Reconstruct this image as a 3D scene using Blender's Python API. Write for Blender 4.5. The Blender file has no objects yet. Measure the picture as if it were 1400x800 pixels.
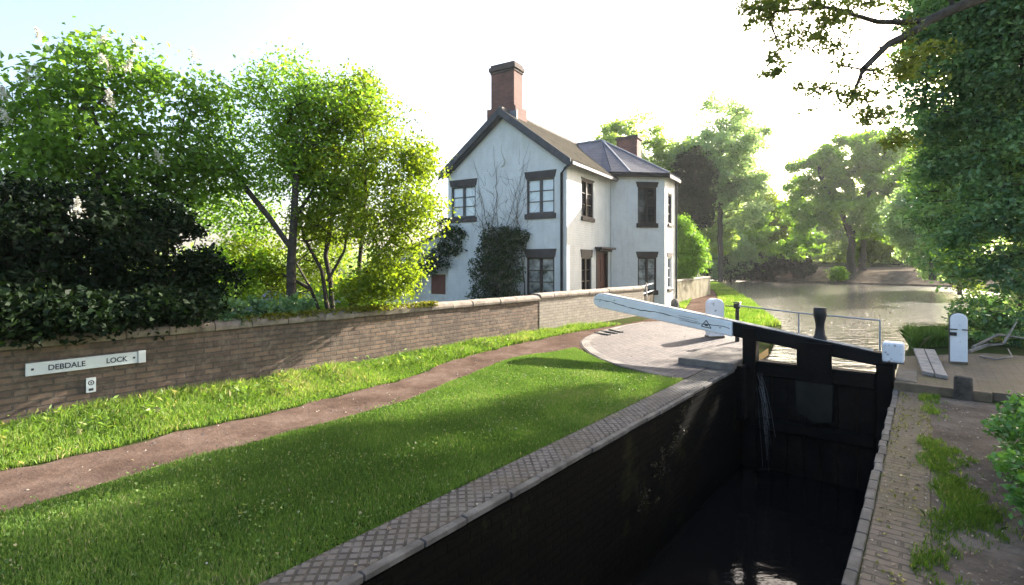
import bpy, math, random
import numpy as np
from mathutils import Vector, geometry
random.seed(7); RNG = np.random.default_rng(7)
SC = bpy.context.scene; COL = SC.collection
H = 1.85; FPX = 700.0; HOR = 360.0
UX, UY = .629, .777                       # along the lock; across it is (UY, -UX)
def UV(u, v, z=0.0): return Vector((UX*u + UY*v, UY*u - UX*v, z))
def uv_of(x, y): return UX*x + UY*y, UY*x - UX*y
def G(px, py, z=0.0):                     # ground point (height z) seen at a photo pixel
    Y = (H - z)*FPX/(py - HOR); return Vector(((px-700)/FPX*Y, Y, z))
def AT(px, py, Y): return Vector(((px-700)/FPX*Y, Y, H + (HOR-py)/FPX*Y))

# ------------------------------------------------------------------ objects
ORG = {}
def tag(o, label=None, cat=None, group=None, kind=None):
    for k, v in (('label', label), ('category', cat), ('group', group), ('kind', kind)):
        if v: o[k] = v
    return o
def thing(name, label, cat, loc=(0, 0, 0), group=None):
    o = bpy.data.objects.new(name, None); COL.objects.link(o); o.location = loc
    o.empty_display_size = .2; ORG[o] = Vector(loc); return tag(o, label, cat, group)
def link(name, me, mat=None, parent=None, origin=None):
    o = bpy.data.objects.new(name, me); COL.objects.link(o)
    if mat: me.materials.append(mat)
    if parent:
        o.parent = parent; ORG[o] = ORG[parent]; me.transform(__import__('mathutils').Matrix.Translation(-ORG[parent]))
    elif origin is not None:
        me.transform(__import__('mathutils').Matrix.Translation(-Vector(origin))); o.location = origin; ORG[o] = Vector(origin)
    else: ORG[o] = Vector((0, 0, 0))
    return o
class MB:
    def __init__(s): s.v = []; s.f = []; s.sm = []
    def add(s, vs, fs, smooth=False):
        b = len(s.v); s.v += [tuple(p) for p in vs]
        for f in fs: s.f.append(tuple(b+i for i in f)); s.sm.append(smooth)
    def quad(s, *p): s.add(p, [tuple(range(len(p)))])
    def box(s, o, ex, ey, ez, x0, x1, y0, y1, z0, z1):
        o = Vector(o); P = [o+ex*x+ey*y+ez*z for z in (z0, z1) for y in (y0, y1) for x in (x0, x1)]
        s.add(P, [(0,2,3,1),(4,5,7,6),(0,1,5,4),(2,6,7,3),(0,4,6,2),(1,3,7,5)])
    def prism(s, pts, d, caps=True):      # pts: polygon, d: extrusion vector
        n = len(pts); a = [Vector(p) for p in pts]; b = [p+d for p in a]
        fs = [(i, (i+1) % n, n+(i+1) % n, n+i) for i in range(n)]
        if caps: fs += [tuple(range(n-1, -1, -1)), tuple(range(n, 2*n))]
        s.add(a+b, fs)
    def tube(s, pts, rad, n=8, smooth=True, caps=True):
        pts = [Vector(p) for p in pts]; rings = []
        if not hasattr(rad, '__len__'): rad = [rad]*len(pts)
        ref = Vector((0, 0, 1))
        for i, p in enumerate(pts):
            t = (pts[min(i+1, len(pts)-1)] - pts[max(i-1, 0)]).normalized()
            if abs(t.dot(ref)) > .95: ref = Vector((1, 0, 0)) if abs(t.x) < .9 else Vector((0, 1, 0))
            a = t.cross(ref).normalized(); b = t.cross(a)
            rings.append([p + (a*math.cos(k*2*math.pi/n) + b*math.sin(k*2*math.pi/n))*rad[i] for k in range(n)])
        vs = [q for r in rings for q in r]; fs = []
        for i in range(len(pts)-1):
            for k in range(n): fs.append((i*n+k, i*n+(k+1) % n, (i+1)*n+(k+1) % n, (i+1)*n+k))
        s.add(vs, fs, smooth)
        if caps:
            s.add(rings[0], [tuple(range(n))]); s.add(rings[-1], [tuple(range(n-1, -1, -1))])
    def lathe(s, c, prof, n=20, smooth=True):
        c = Vector(c); vs = []; fs = []
        for r, z in prof:
            for k in range(n): vs.append(c+Vector((r*math.cos(2*math.pi*k/n), r*math.sin(2*math.pi*k/n), z)))
        for i in range(len(prof)-1):
            for k in range(n): fs.append((i*n+k, i*n+(k+1) % n, (i+1)*n+(k+1) % n, (i+1)*n+k))
        fs.append(tuple((len(prof)-1)*n+k for k in range(n)))
        s.add(vs, fs, smooth)
    def build(s, name, mat=None, parent=None, origin=None, bevel=0, seg=1):
        me = bpy.data.meshes.new(name); me.from_pydata(s.v, [], s.f)
        me.polygons.foreach_set('use_smooth', s.sm); me.update()
        o = link(name, me, mat, parent, origin)
        if bevel:
            m = o.modifiers.new('bevel', 'BEVEL'); m.width = bevel; m.segments = seg; m.limit_method = 'ANGLE'
        return o
X_, Y_, Z_ = Vector((1, 0, 0)), Vector((0, 1, 0)), Vector((0, 0, 1))

# ------------------------------------------------------------------ materials
class NT:
    def __init__(s, name):
        s.m = bpy.data.materials.new(name); s.m.use_nodes = True; s.t = s.m.node_tree
        s.b = s.t.nodes['Principled BSDF']; s.out = s.t.nodes['Material Output']
    def n(s, typ, **kw):
        x = s.t.nodes.new(typ)
        for k, v in kw.items():
            if k.startswith('_'): setattr(x, k[1:], v)
            else:
                key = k.replace('__', ' ')
                x.inputs[int(key[1:]) if key[0] == 'i' and key[1:].isdigit() else key].default_value = v
        return x
    def l(s, a, b): s.t.links.new(a, b)
    def pos(s):
        if not hasattr(s, '_g'): s._g = s.n('ShaderNodeNewGeometry')
        return s._g.outputs['Position']
    def noise(s, scale, detail=5, rough=.6, vec=None):
        x = s.n('ShaderNodeTexNoise'); x.inputs['Scale'].default_value = scale
        x.inputs['Detail'].default_value = detail; x.inputs['Roughness'].default_value = rough
        s.l(vec if vec is not None else s.pos(), x.inputs['Vector']); return x.outputs['Fac']
    def ramp(s, fac, stops):
        r = s.n('ShaderNodeValToRGB'); e = r.color_ramp.elements
        while len(e) < len(stops): e.new(.5)
        for i, (p, c) in enumerate(stops):
            e[i].position = p; e[i].color = (c if hasattr(c, '__len__') else (c, c, c)) + ((1,) if hasattr(c, '__len__') else ()) if hasattr(c, '__len__') else (c, c, c, 1)
        s.l(fac, r.inputs['Fac']); return r.outputs['Color']
    def mix(s, fac, a, b, typ='MIX'):
        x = s.n('ShaderNodeMix', _data_type='RGBA', _blend_type=typ)
        for sock, v in ((x.inputs['Factor'], fac), (x.inputs['A'], a), (x.inputs['B'], b)):
            if isinstance(v, (int, float)): sock.default_value = v
            elif isinstance(v, tuple): sock.default_value = v + (1,)
            else: s.l(v, sock)
        return x.outputs['Result']
    def math(s, op, a, b=0.0):
        x = s.n('ShaderNodeMath', _operation=op)
        for i, v in enumerate((a, b)):
            if isinstance(v, (int, float)): x.inputs[i].default_value = v
            else: s.l(v, x.inputs[i])
        return x.outputs[0]
    def dot(s, d):
        x = s.n('ShaderNodeVectorMath', _operation='DOT_PRODUCT'); s.l(s.pos(), x.inputs[0]); x.inputs[1].default_value = d
        return x.outputs['Value']
    def comb(s, a, b, c=0.0):
        x = s.n('ShaderNodeCombineXYZ')
        for i, v in enumerate((a, b, c)):
            if isinstance(v, (int, float)): x.inputs[i].default_value = v
            else: s.l(v, x.inputs[i])
        return x.outputs[0]
    def bump(s, h, strength=.5, dist=.01, prev=None):
        x = s.n('ShaderNodeBump'); x.inputs['Strength'].default_value = strength; x.inputs['Distance'].default_value = dist
        s.l(h, x.inputs['Height'])
        if prev is not None: s.l(prev, x.inputs['Normal'])
        return x.outputs['Normal']
    def done(s, col, rough=.8, normal=None, spec=.3, metal=0):
        if isinstance(col, tuple): s.b.inputs['Base Color'].default_value = col+(1,)
        else: s.l(col, s.b.inputs['Base Color'])
        if isinstance(rough, (int, float)): s.b.inputs['Roughness'].default_value = rough
        else: s.l(rough, s.b.inputs['Roughness'])
        s.b.inputs['Specular IOR Level'].default_value = spec; s.b.inputs['Metallic'].default_value = metal
        if normal is not None: s.l(normal, s.b.inputs['Normal'])
        return s.m
def mottled(name, stops, scale=3, rough=.8, bump=.4, bdist=.01, fine=60, spec=.3):
    t = NT(name); f = t.noise(scale, 8, .65); c = t.ramp(f, stops)
    return t.done(c, rough, t.bump(t.noise(fine, 4), bump, bdist), spec)
def brick(name, d, cols, mortar, bw=.225, bh=.075, mort=.010, dirt=(.05, .045, .035), dirt_amt=.5, dv=None, offset=.5, bumpd=.012, moss=None, spec=.25):
    t = NT(name)
    h = t.dot(d); v = t.dot(dv or (0, 0, 1)); vec = t.comb(h, v)
    wob = t.noise(1.7, 3); vec2 = t.n('ShaderNodeVectorMath', _operation='ADD'); t.l(vec, vec2.inputs[0])
    sc = t.n('ShaderNodeVectorMath', _operation='SCALE'); t.l(t.n('ShaderNodeTexNoise').outputs['Color'], sc.inputs[0]); sc.inputs['Scale'].default_value = .012
    sc.inputs[0].links[0].from_node.inputs['Scale'].default_value = 4; t.l(t.pos(), sc.inputs[0].links[0].from_node.inputs['Vector'])
    t.l(sc.outputs[0], vec2.inputs[1])
    b = t.n('ShaderNodeTexBrick'); t.l(vec2.outputs[0], b.inputs['Vector'])
    b.offset = offset
    b.inputs['Scale'].default_value = 1; b.inputs['Brick Width'].default_value = bw; b.inputs['Row Height'].default_value = bh
    b.inputs['Mortar Size'].default_value = mort; b.inputs['Mortar Smooth'].default_value = .3; b.inputs['Bias'].default_value = 0
    b.inputs['Color1'].default_value = cols[0]+(1,); b.inputs['Color2'].default_value = cols[1]+(1,); b.inputs['Mortar'].default_value = mortar+(1,)
    c = t.mix(t.math('MULTIPLY', t.ramp(t.noise(9, 6, .7), [(.45, 0.), (.7, 1.)]), .6), b.outputs['Color'], cols[2])
    c = t.mix(t.math('MULTIPLY', t.ramp(t.noise(1.1, 7, .7), [(.42, 0.), (.68, 1.)]), dirt_amt), c, dirt)
    if moss: c = t.mix(t.ramp(t.noise(.9, 8, .75), [(.56, 0.), (.68, .8)]), c, moss)
    nb = t.bump(t.math('SUBTRACT', 1.0, b.outputs['Fac']), .8, bumpd); nb = t.bump(t.noise(70, 5, .7), .5, .006, nb)
    return t.done(c, .85, nb, spec)
def leaf_mat(name, stops, trans=.45, tcol=None, rough=.45, spec=.35):
    t = NT(name); a = t.n('ShaderNodeAttribute', _attribute_name='rnd', _attribute_type='GEOMETRY')
    c = t.ramp(a.outputs['Fac'], stops); t.done(c, rough, None, spec)
    tr = t.n('ShaderNodeBsdfTranslucent'); mx = t.n('ShaderNodeMixShader'); mx.inputs[0].default_value = trans
    t.l(t.mix(1.0, c, tcol or (1.5, 1.45, .55), 'MULTIPLY'), tr.inputs['Color'])
    t.l(t.b.outputs[0], mx.inputs[1]); t.l(tr.outputs[0], mx.inputs[2]); t.l(mx.outputs[0], t.out.inputs['Surface'])
    return t.m
M = {}
M['soil'] = mottled('soil', [(.3, (.05, .04, .025)), (.5, (.045, .06, .02)), (.7, (.075, .06, .035))], 1.5, .95, .8, .03, 25, 0)
M['turf'] = mottled('turf', [(.3, (.03, .05, .012)), (.7, (.05, .075, .018))], 4, .95, .8, .03, 60, 0)
def path_mat():
    t = NT('dirt_path'); a = t.noise(1.2, 8, .7); c = t.ramp(a, [(.3, (.058, .038, .029)), (.5, (.105, .071, .055)), (.7, (.165, .12, .096))])
    sp = t.ramp(t.noise(45, 3, .8), [(.62, 0.), (.72, 1.)]); c = t.mix(t.math('MULTIPLY', sp, .45), c, (.36, .3, .25))
    dk = t.ramp(t.noise(90, 2, .6), [(.3, 1.), (.4, 0.)]); c = t.mix(t.math('MULTIPLY', dk, .5), c, (.06, .045, .035))
    n = t.bump(t.noise(4, 5), .5, .05); n = t.bump(t.noise(55, 5, .7), .7, .012, n)
    return t.done(c, .95, n, 0)
M['path'] = path_mat()
M['bank'] = mottled('bank_earth', [(.3, (.075, .06, .045)), (.5, (.14, .112, .088)), (.7, (.21, .175, .14))], 1.6, .95, .8, .05, 8, 0)
U3 = (UX, UY, 0); V3 = (UY, -UX, 0)
WD = (.643, .766, 0)
M['wall_brick'] = brick('old_wall_brick', WD, ((.225, .145, .10), (.11, .078, .062), (.31, .24, .18)), (.10, .085, .07), .235, .078, .012, (.06, .05, .042), .55, bumpd=.03)
M['wall_brick_pale'] = brick('pale_wall_brick', WD, ((.34, .29, .23), (.25, .21, .17), (.40, .35, .29)), (.20, .175, .15), .235, .078, .009, (.15, .125, .10), .4, bumpd=.02)
M['coping'] = mottled('stone_coping', [(.3, (.13, .105, .085)), (.5, (.25, .205, .165)), (.7, (.36, .305, .25))], 5, .9, .7, .012, 40)
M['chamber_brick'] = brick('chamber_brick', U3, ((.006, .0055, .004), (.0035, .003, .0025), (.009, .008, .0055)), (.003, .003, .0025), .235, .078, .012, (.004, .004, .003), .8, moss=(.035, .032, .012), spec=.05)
s45 = math.sqrt(.5)
M['diamond'] = brick('diamond_pavior', ((UX+UY)*s45, (UY-UX)*s45, 0), ((.135, .122, .112), (.095, .087, .082), (.19, .172, .155)), (.025, .022, .02),   .068, .068, .012, (.085, .07, .05), .85,
                     dv=((UX-UY)*s45, (UY+UX)*s45, 0), offset=0, bumpd=.012, moss=(.12, .11, .06))
M['setts'] = brick('paving_brick', U3, ((.122, .10, .092), (.083, .07, .066), (.158, .132, .121)), (.05, .043, .04), .22, .11, .010, (.17, .14, .12), .45, dv=V3)
M['bank_brick'] = brick('bank_brick', V3, ((.14, .108, .08), (.105, .084, .065), (.18, .142, .105)), (.065, .053, .038), .235, .08, .010, (.10, .08, .042), .9, dv=U3, moss=(.115, .105, .035))
M['edge_stone'] = mottled('edge_brick', [(.3, (.042, .038, .033)), (.5, (.085, .078, .07)), (.7, (.16, .15, .135))], 3.5, .8, .6, .01, 50)
M['slab'] = mottled('worn_stone', [(.3, (.08, .068, .057)), (.5, (.15, .13, .112)), (.7, (.23, .205, .178))], 2.5, .85, .6, .02, 30)
HG = (-.854, .521, 0); HR = (.521, .854, 0)
def render_mat():
    t = NT('white_render'); c = t.ramp(t.noise(1.3, 8, .7), [(.3, (.60, .605, .60)), (.55, (.70, .705, .70)), (.8, (.75, .75, .74))])
    st = t.noise(1, 6, .7, t.comb(t.math('MULTIPLY', t.dot((1, .4, 0)), 5), t.math('MULTIPLY', t.dot((0, 0, 1)), .6)))
    c = t.mix(t.math('MULTIPLY', t.ramp(st, [(.5, 0.), (.74, 1.)]), .5), c, (.45, .44, .40))
    br = t.n('ShaderNodeTexBrick'); t.l(t.comb(t.dot((HG[0]+HR[0], HG[1]+HR[1], 0)), t.dot((0, 0, 1))), br.inputs['Vector']); br.inputs['Scale'].default_value = 1
    br.inputs['Brick Width'].default_value = .235; br.inputs['Row Height'].default_value = .078; br.inputs['Mortar Size'].default_value = .009; br.inputs['Mortar Smooth'].default_value = .5
    low = t.ramp(t.comb(t.math('MULTIPLY', t.math('ADD', t.dot((0, 0, 1)), t.noise(2, 5)), .5), 0), [(.0, 1.), (.75, 0.)])
    c = t.mix(t.math('MULTIPLY', low, t.math('MULTIPLY', t.noise(5, 6, .7), .6)), c, (.30, .30, .24))
    n = t.bump(t.math('SUBTRACT', 1.0, br.outputs['Fac']), .5, .012)
    n = t.bump(t.noise(6, 4), .25, .03, n); n = t.bump(t.noise(45, 4), .35, .008, n)
    return t.done(c, .8, n, .3)
M['render'] = render_mat()
M['grime'] = mottled('stained_render', [(.3, (.35, .33, .28)), (.5, (.58, .57, .53)), (.75, (.7, .7, .66))], 1.6, .9, .6, .02, 30)
M['cream'] = mottled('stained_cream_wall', [(.3, (.16, .14, .10)), (.5, (.27, .245, .185)), (.75, (.36, .33, .26))], 1.6, .9, .6, .02, 30, 0)
M['darkwood'] = mottled('dark_brown_paint', [(.3, (.028, .021, .018)), (.7, (.06, .045, .038))], 6, .55, .3, .004, 50)
M['lintel'] = mottled('dark_lintel', [(.3, (.045, .038, .036)), (.7, (.085, .074, .07))], 5, .7, .4, .006, 50)
M['greywood'] = mottled('grey_barge_board', [(.3, (.05, .05, .056)), (.7, (.10, .10, .108))], 5, .65, .3, .005, 40)
M['framegrey'] = mottled('weathered_window_frame', [(.3, (.07, .062, .062)), (.7, (.13, .118, .115))], 6, .6, .3, .004, 50)
M['door'] = mottled('door_paint', [(.3, (.06, .018, .012)), (.7, (.11, .035, .022))], 5, .5, .3, .004, 40)
M['hatch'] = mottled('hatch_wood', [(.3, (.10, .04, .028)), (.7, (.17, .07, .05))], 7, .75, .4, .006, 40)
def pane(name, a, b, rough=.06, scale=1.4):
    t = NT(name); return t.done(t.ramp(t.noise(scale, 3), [(.35, a), (.65, b)]), rough, t.bump(t.noise(2.2, 2), .06, .05), .8)
M['pane_sky_net'] = pane('sky_reflection_net_pane', (.50, .56, .60), (.70, .76, .79))  # pale blue base colour paints in the sky's reflection over net curtains
M['pane'] = pane('dark_pane', (.012, .012, .013), (.05, .045, .042))
M['pane_cur'] = pane('curtained_pane', (.05, .055, .055), (.42, .43, .42), .08, 3)
M['pipe'] = mottled('black_downpipe', [(.3, (.012, .018, .022)), (.7, (.03, .04, .045))], 5, .45, .2, .003)
def slate_mat(name, d, a, b, moss, amt, rough=.55, spec=.4):
    t = NT(name); vec = t.comb(t.dot(d), t.dot((0, 0, 1.25)))
    br = t.n('ShaderNodeTexBrick'); t.l(vec, br.inputs['Vector']); br.inputs['Scale'].default_value = 1
    br.inputs['Brick Width'].default_value = .28; br.inputs['Row Height'].default_value = .2; br.inputs['Mortar Size'].default_value = .008; br.inputs['Mortar Smooth'].default_value = .2
    br.inputs['Color1'].default_value = a+(1,); br.inputs['Color2'].default_value = b+(1,); br.inputs['Mortar'].default_value = (.02, .02, .022, 1)
    c = t.mix(t.math('MULTIPLY', t.ramp(t.noise(2.2, 8, .75), [(.4, 0.), (.62, 1.)]), amt), br.outputs['Color'], moss)
    n = t.bump(t.math('SUBTRACT', 1.0, br.outputs['Fac']), .9, .02); n = t.bump(t.noise(30, 4), .4, .006, n)
    return t.done(c, rough, n, spec)
M['slate'] = slate_mat('blue_slate', HG, (.10, .095, .115), (.07, .07, .09), (.16, .155, .15), .35)
M['mossroof'] = slate_mat('mossy_slate', HR, (.075, .068, .057), (.052, .048, .042), (.092, .084, .062), .6, 1.0, 0)
M['chim'] = brick('chimney_brick', HG, ((.23, .10, .075), (.16, .075, .06), (.28, .14, .10)), (.16, .13, .115), .225, .075, .010, (.05, .04, .04), .5)
M['chimcap'] = mottled('sooty_chimney_cap', [(.3, (.06, .045, .042)), (.7, (.13, .10, .09))], 4, .9, .6, .01, 30)
M['lead'] = mottled('lead_flashing', [(.3, (.16, .17, .19)), (.7, (.28, .29, .31))], 4, .5, .2, .004)
def worn(name, base, under, amt=(.62, .68), rough=.5, spec=.35):
    t = NT(name); c = t.ramp(t.noise(2.5, 6), [(.3, tuple(x*.82 for x in base)), (.7, base)])
    ch = t.ramp(t.noise(11, 8, .72), [(amt[0], 0.), (amt[1], 1.)]); c = t.mix(ch, c, under)
    return t.done(c, rough, t.bump(t.noise(35, 5), .4, .005), spec)
M['whitepaint'] = worn('white_paint', (.76, .78, .80), (.12, .10, .085), (.66, .70))
M['whitepost'] = worn('peeling_white_paint', (.74, .75, .78), (.16, .13, .11), (.58, .64))
M['blackpaint'] = worn('black_paint', (.006, .006, .0065), (.03, .027, .024), (.64, .7), .6, .12)
M['beamtop'] = mottled('weathered_beam_top', [(.3, (.09, .085, .08)), (.55, (.28, .28, .27)), (.8, (.42, .42, .41))], 5, .8, .5, .008, 60)
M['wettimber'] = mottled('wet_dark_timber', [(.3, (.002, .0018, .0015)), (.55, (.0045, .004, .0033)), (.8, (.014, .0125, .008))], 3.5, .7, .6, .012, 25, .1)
M['slimeboard'] = mottled('slimy_board', [(.3, (.009, .009, .007)), (.7, (.019, .0195, .014))], 3, .7, .5, .008, 25, .12)
M['plank'] = mottled('bleached_plank', [(.3, (.16, .14, .125)), (.55, (.30, .275, .255)), (.8, (.42, .395, .37))], 6, .85, .6, .01, 45)
M['timber'] = mottled('brown_timber', [(.3, (.09, .065, .04)), (.7, (.19, .145, .095))], 5, .85, .6, .01, 30)
M['iron'] = mottled('black_iron', [(.3, (.012, .012, .012)), (.7, (.03, .028, .026))], 8, .5, .3, .004)
M['galv'] = mottled('grey_steel', [(.3, (.22, .23, .24)), (.7, (.36, .37, .38))], 6, .45, .2, .002)
M['mark'] = mottled('dark_marking', [(.3, (.03, .03, .035)), (.7, (.07, .07, .075))], 30, .8, .2, .002)
M['signwhite'] = worn('sign_white', (.74, .76, .77), (.3, .29, .27), (.64, .74), .35)
M['signblack'] = worn('sign_black', (.02, .025, .03), (.12, .12, .13), (.66, .72), .5)
M['bark'] = mottled('bark', [(.3, (.035, .028, .022)), (.7, (.10, .085, .068))], 7, .95, .9, .03, 22)
M['bark_pale'] = mottled('pale_bark', [(.3, (.09, .075, .055)), (.7, (.20, .17, .13))], 7, .95, .9, .03, 22)
M['deadwood'] = mottled('dead_wood', [(.3, (.14, .12, .10)), (.7, (.32, .28, .24))], 6, .9, .7, .02, 25)
def water_mat(name, col, b1, s1, rough=.03, b2=0, s2=40, bd=.02):
    t = NT(name); mp = t.comb(t.math('MULTIPLY', t.dot((1, 0, 0)), 1.0), t.math('MULTIPLY', t.dot((0, 1, 0)), 1.7))
    n = t.bump(t.noise(s1, 4, .55, mp), b1, bd)
    if b2: n = t.bump(t.noise(s2, 3, .5, mp), b2, .01, n)
    m = t.done(col, rough, n, .5); t.b.inputs['IOR'].default_value = 1.33; return m
M['canal'] = water_mat('canal_water', (.085, .078, .066), 1.0, 1.9, .16, .3, 9, .04)
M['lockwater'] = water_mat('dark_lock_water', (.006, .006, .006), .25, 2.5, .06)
M['grass'] = leaf_mat('grass_blades', [(0, (0.0765, 0.1374, 0.0295)), (0.45, (0.1183, 0.2061, 0.0472)), (0.8, (0.1727, 0.2663, 0.0708)), (1, (0.3454, 0.3092, 0.2064))], .4, (1.25, 1.3, .6), .5, .25)
M['verge'] = leaf_mat('long_grass_blades', [(0, (0.0836, 0.1502, 0.025)), (0.45, (0.1369, 0.2328, 0.0394)), (0.85, (0.1978, 0.2853, 0.0536)), (1, (0.3956, 0.3453, 0.1787))], .45, (1.25, 1.3, .6), .5, .25)
M['lf_bright'] = leaf_mat('maple_leaf', [(0, (0.1121, 0.1719, 0.0179)), (0.5, (0.1644, 0.2467, 0.0239)), (1, (0.2242, 0.299, 0.0329))], .62, (1.5, 1.4, .5))
M['lf_mid'] = leaf_mat('green_leaf', [(0, (0.1289, 0.2368, 0.0413)), (0.5, (0.2063, 0.362, 0.0515)), (1, (0.2965, 0.4595, 0.0722))], .58, (1.4, 1.4, .5))
M['lf_lilac'] = leaf_mat('lilac_leaf', [(0, (0.0878, 0.1658, 0.0351)), (0.5, (0.1365, 0.2535, 0.0468)), (1, (0.2048, 0.3315, 0.0624))], .58, (1.4, 1.45, .5))
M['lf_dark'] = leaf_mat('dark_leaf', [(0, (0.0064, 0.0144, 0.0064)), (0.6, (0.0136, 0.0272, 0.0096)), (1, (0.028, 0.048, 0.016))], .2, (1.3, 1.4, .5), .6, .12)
M['lf_ivy'] = leaf_mat('ivy_leaf', [(0, (0.0522, 0.0968, 0.0612)), (0.5, (0.1478, 0.2661, 0.1428)), (0.8, (0.2436, 0.3871, 0.204)), (1, (0.3828, 0.5322, 0.3264))], .5, (1.3, 1.4, .5), .35, .4)
M['lf_ivydark'] = leaf_mat('dark_ivy_leaf', [(0, (0.018, 0.036, 0.0162)), (0.6, (0.036, 0.0684, 0.0252)), (1, (0.081, 0.126, 0.0468))], .25, (1.3, 1.4, .5), .4, .4)
M['lf_oak'] = leaf_mat('young_oak_leaf', [(0, (0.1121, 0.1401, 0.0374)), (0.5, (0.1683, 0.2149, 0.0467)), (1, (0.2616, 0.299, 0.0654))], .45, (1.35, 1.3, .5))
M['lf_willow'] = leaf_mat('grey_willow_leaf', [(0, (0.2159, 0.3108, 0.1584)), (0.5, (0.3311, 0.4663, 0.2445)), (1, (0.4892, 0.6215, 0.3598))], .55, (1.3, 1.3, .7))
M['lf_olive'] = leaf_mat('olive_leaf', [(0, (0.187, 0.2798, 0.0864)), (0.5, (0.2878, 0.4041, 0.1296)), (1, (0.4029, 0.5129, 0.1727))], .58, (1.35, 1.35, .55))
M['lf_hedge'] = leaf_mat('privet_leaf', [(0, (0.0612, 0.1487, 0.035)), (0.5, (0.1137, 0.2538, 0.0612)), (1, (0.1925, 0.35, 0.0963))], .4, (1.3, 1.4, .5), .3, .45)
M['petal'] = leaf_mat('white_petal', [(0, (0.6, 0.56, 0.48)), (1, (0.82, 0.8, 0.74))], .35, (1, 1, .9))
M['moss'] = leaf_mat('yellow_moss', [(0, (0.12, 0.13, 0.012)), (1, (0.26, 0.25, 0.03))], .3)
M['litter'] = leaf_mat('dry_leaf', [(0, (0.1, 0.07, 0.04)), (0.6, (0.22, 0.17, 0.11)), (1, (0.38, 0.33, 0.25))], .2, (1, 1, 1))
M['litter_dark'] = leaf_mat('dry_weed', [(0, (0.03, 0.026, 0.012)), (1, (0.11, 0.095, 0.05))], .2, (1, 1, 1))
M['foam'] = mottled('white_water', [(.3, (.12, .125, .13)), (.7, (.35, .36, .37))], 12, .5, .5, .01, 40)

# ------------------------------------------------------------------ foliage
def leaf_mesh(name, C, L, W, up=.6, rnd=None, dirs=None, dirw=0.0, fold=.25, rng=RNG):
    N = len(C); nrm = rng.normal(size=(N, 3)); nrm[:, 2] += up*1.6
    nrm /= np.linalg.norm(nrm, axis=1)[:, None]
    t = rng.normal(size=(N, 3))
    if dirs is not None: t = t*(1-dirw) + dirs*dirw*1.7
    t -= nrm*np.sum(t*nrm, axis=1)[:, None]; t /= (np.linalg.norm(t, axis=1)[:, None]+1e-9)
    s = np.cross(nrm, t); k = rng.uniform(.5, 1.4, size=(N, 1))
    l, w = L*k, W*k
    V = np.empty((N, 4, 3)); V[:, 0] = C - t*l*.5; V[:, 1] = C - t*l*.05 + s*w*.5 + nrm*w*fold
    V[:, 2] = C + t*l*.5 - nrm*l*.1; V[:, 3] = C - t*l*.05 - s*w*.5 + nrm*w*fold
    return quads(name, V.reshape(-1, 3), N, 4, rnd if rnd is not None else rng.random(N))
def quads(name, V, N, k, rnd):
    me = bpy.data.meshes.new(name); me.vertices.add(N*k); me.vertices.foreach_set('co', V.astype(np.float32).ravel())
    me.loops.add(N*k); me.loops.foreach_set('vertex_index', np.arange(N*k, dtype=np.int32))
    me.polygons.add(N); me.polygons.foreach_set('loop_start', np.arange(0, N*k, k, dtype=np.int32))
    me.polygons.foreach_set('loop_total', np.full(N, k, dtype=np.int32)); me.update(calc_edges=True)
    a = me.attributes.new('rnd', 'FLOAT', 'FACE'); a.data.foreach_set('value', np.clip(rnd, 0, 1).astype(np.float32))
    return me
def blob_points(blobs, n, rng, shell=.55):
    B = np.array([b[:6] for b in blobs]); w = np.array([(b[6] if len(b) > 6 else 1)*(b[3]*b[4]*b[5])**.75 for b in blobs]); w /= w.sum()
    i = rng.choice(len(B), n, p=w); d = rng.normal(size=(n, 3)); d /= np.linalg.norm(d, axis=1)[:, None]
    r = rng.random(n)**(1/3); r = r*(1-shell) + shell*(.55+.5*rng.random(n))
    return B[i, :3] + d*r[:, None]*B[i, 3:6]
def clump_leaves(cl, per, rc, rng, flat=.7):
    n = len(cl); cnt = np.maximum(3, rng.normal(per, per*.45, n)).astype(int); idx = np.repeat(np.arange(n), cnt)
    sz = rng.uniform(.6, 1.3, n)*rc
    d = rng.normal(size=(len(idx), 3)); d /= np.linalg.norm(d, axis=1)[:, None]; d *= (rng.random(len(idx))**.5)[:, None]
    d[:, 2] *= flat; P = cl[idx] + d*sz[idx][:, None]
    base = rng.random(n); rnd = base[idx]*.65 + rng.random(len(idx))*.35
    return P, rnd, idx
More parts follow.
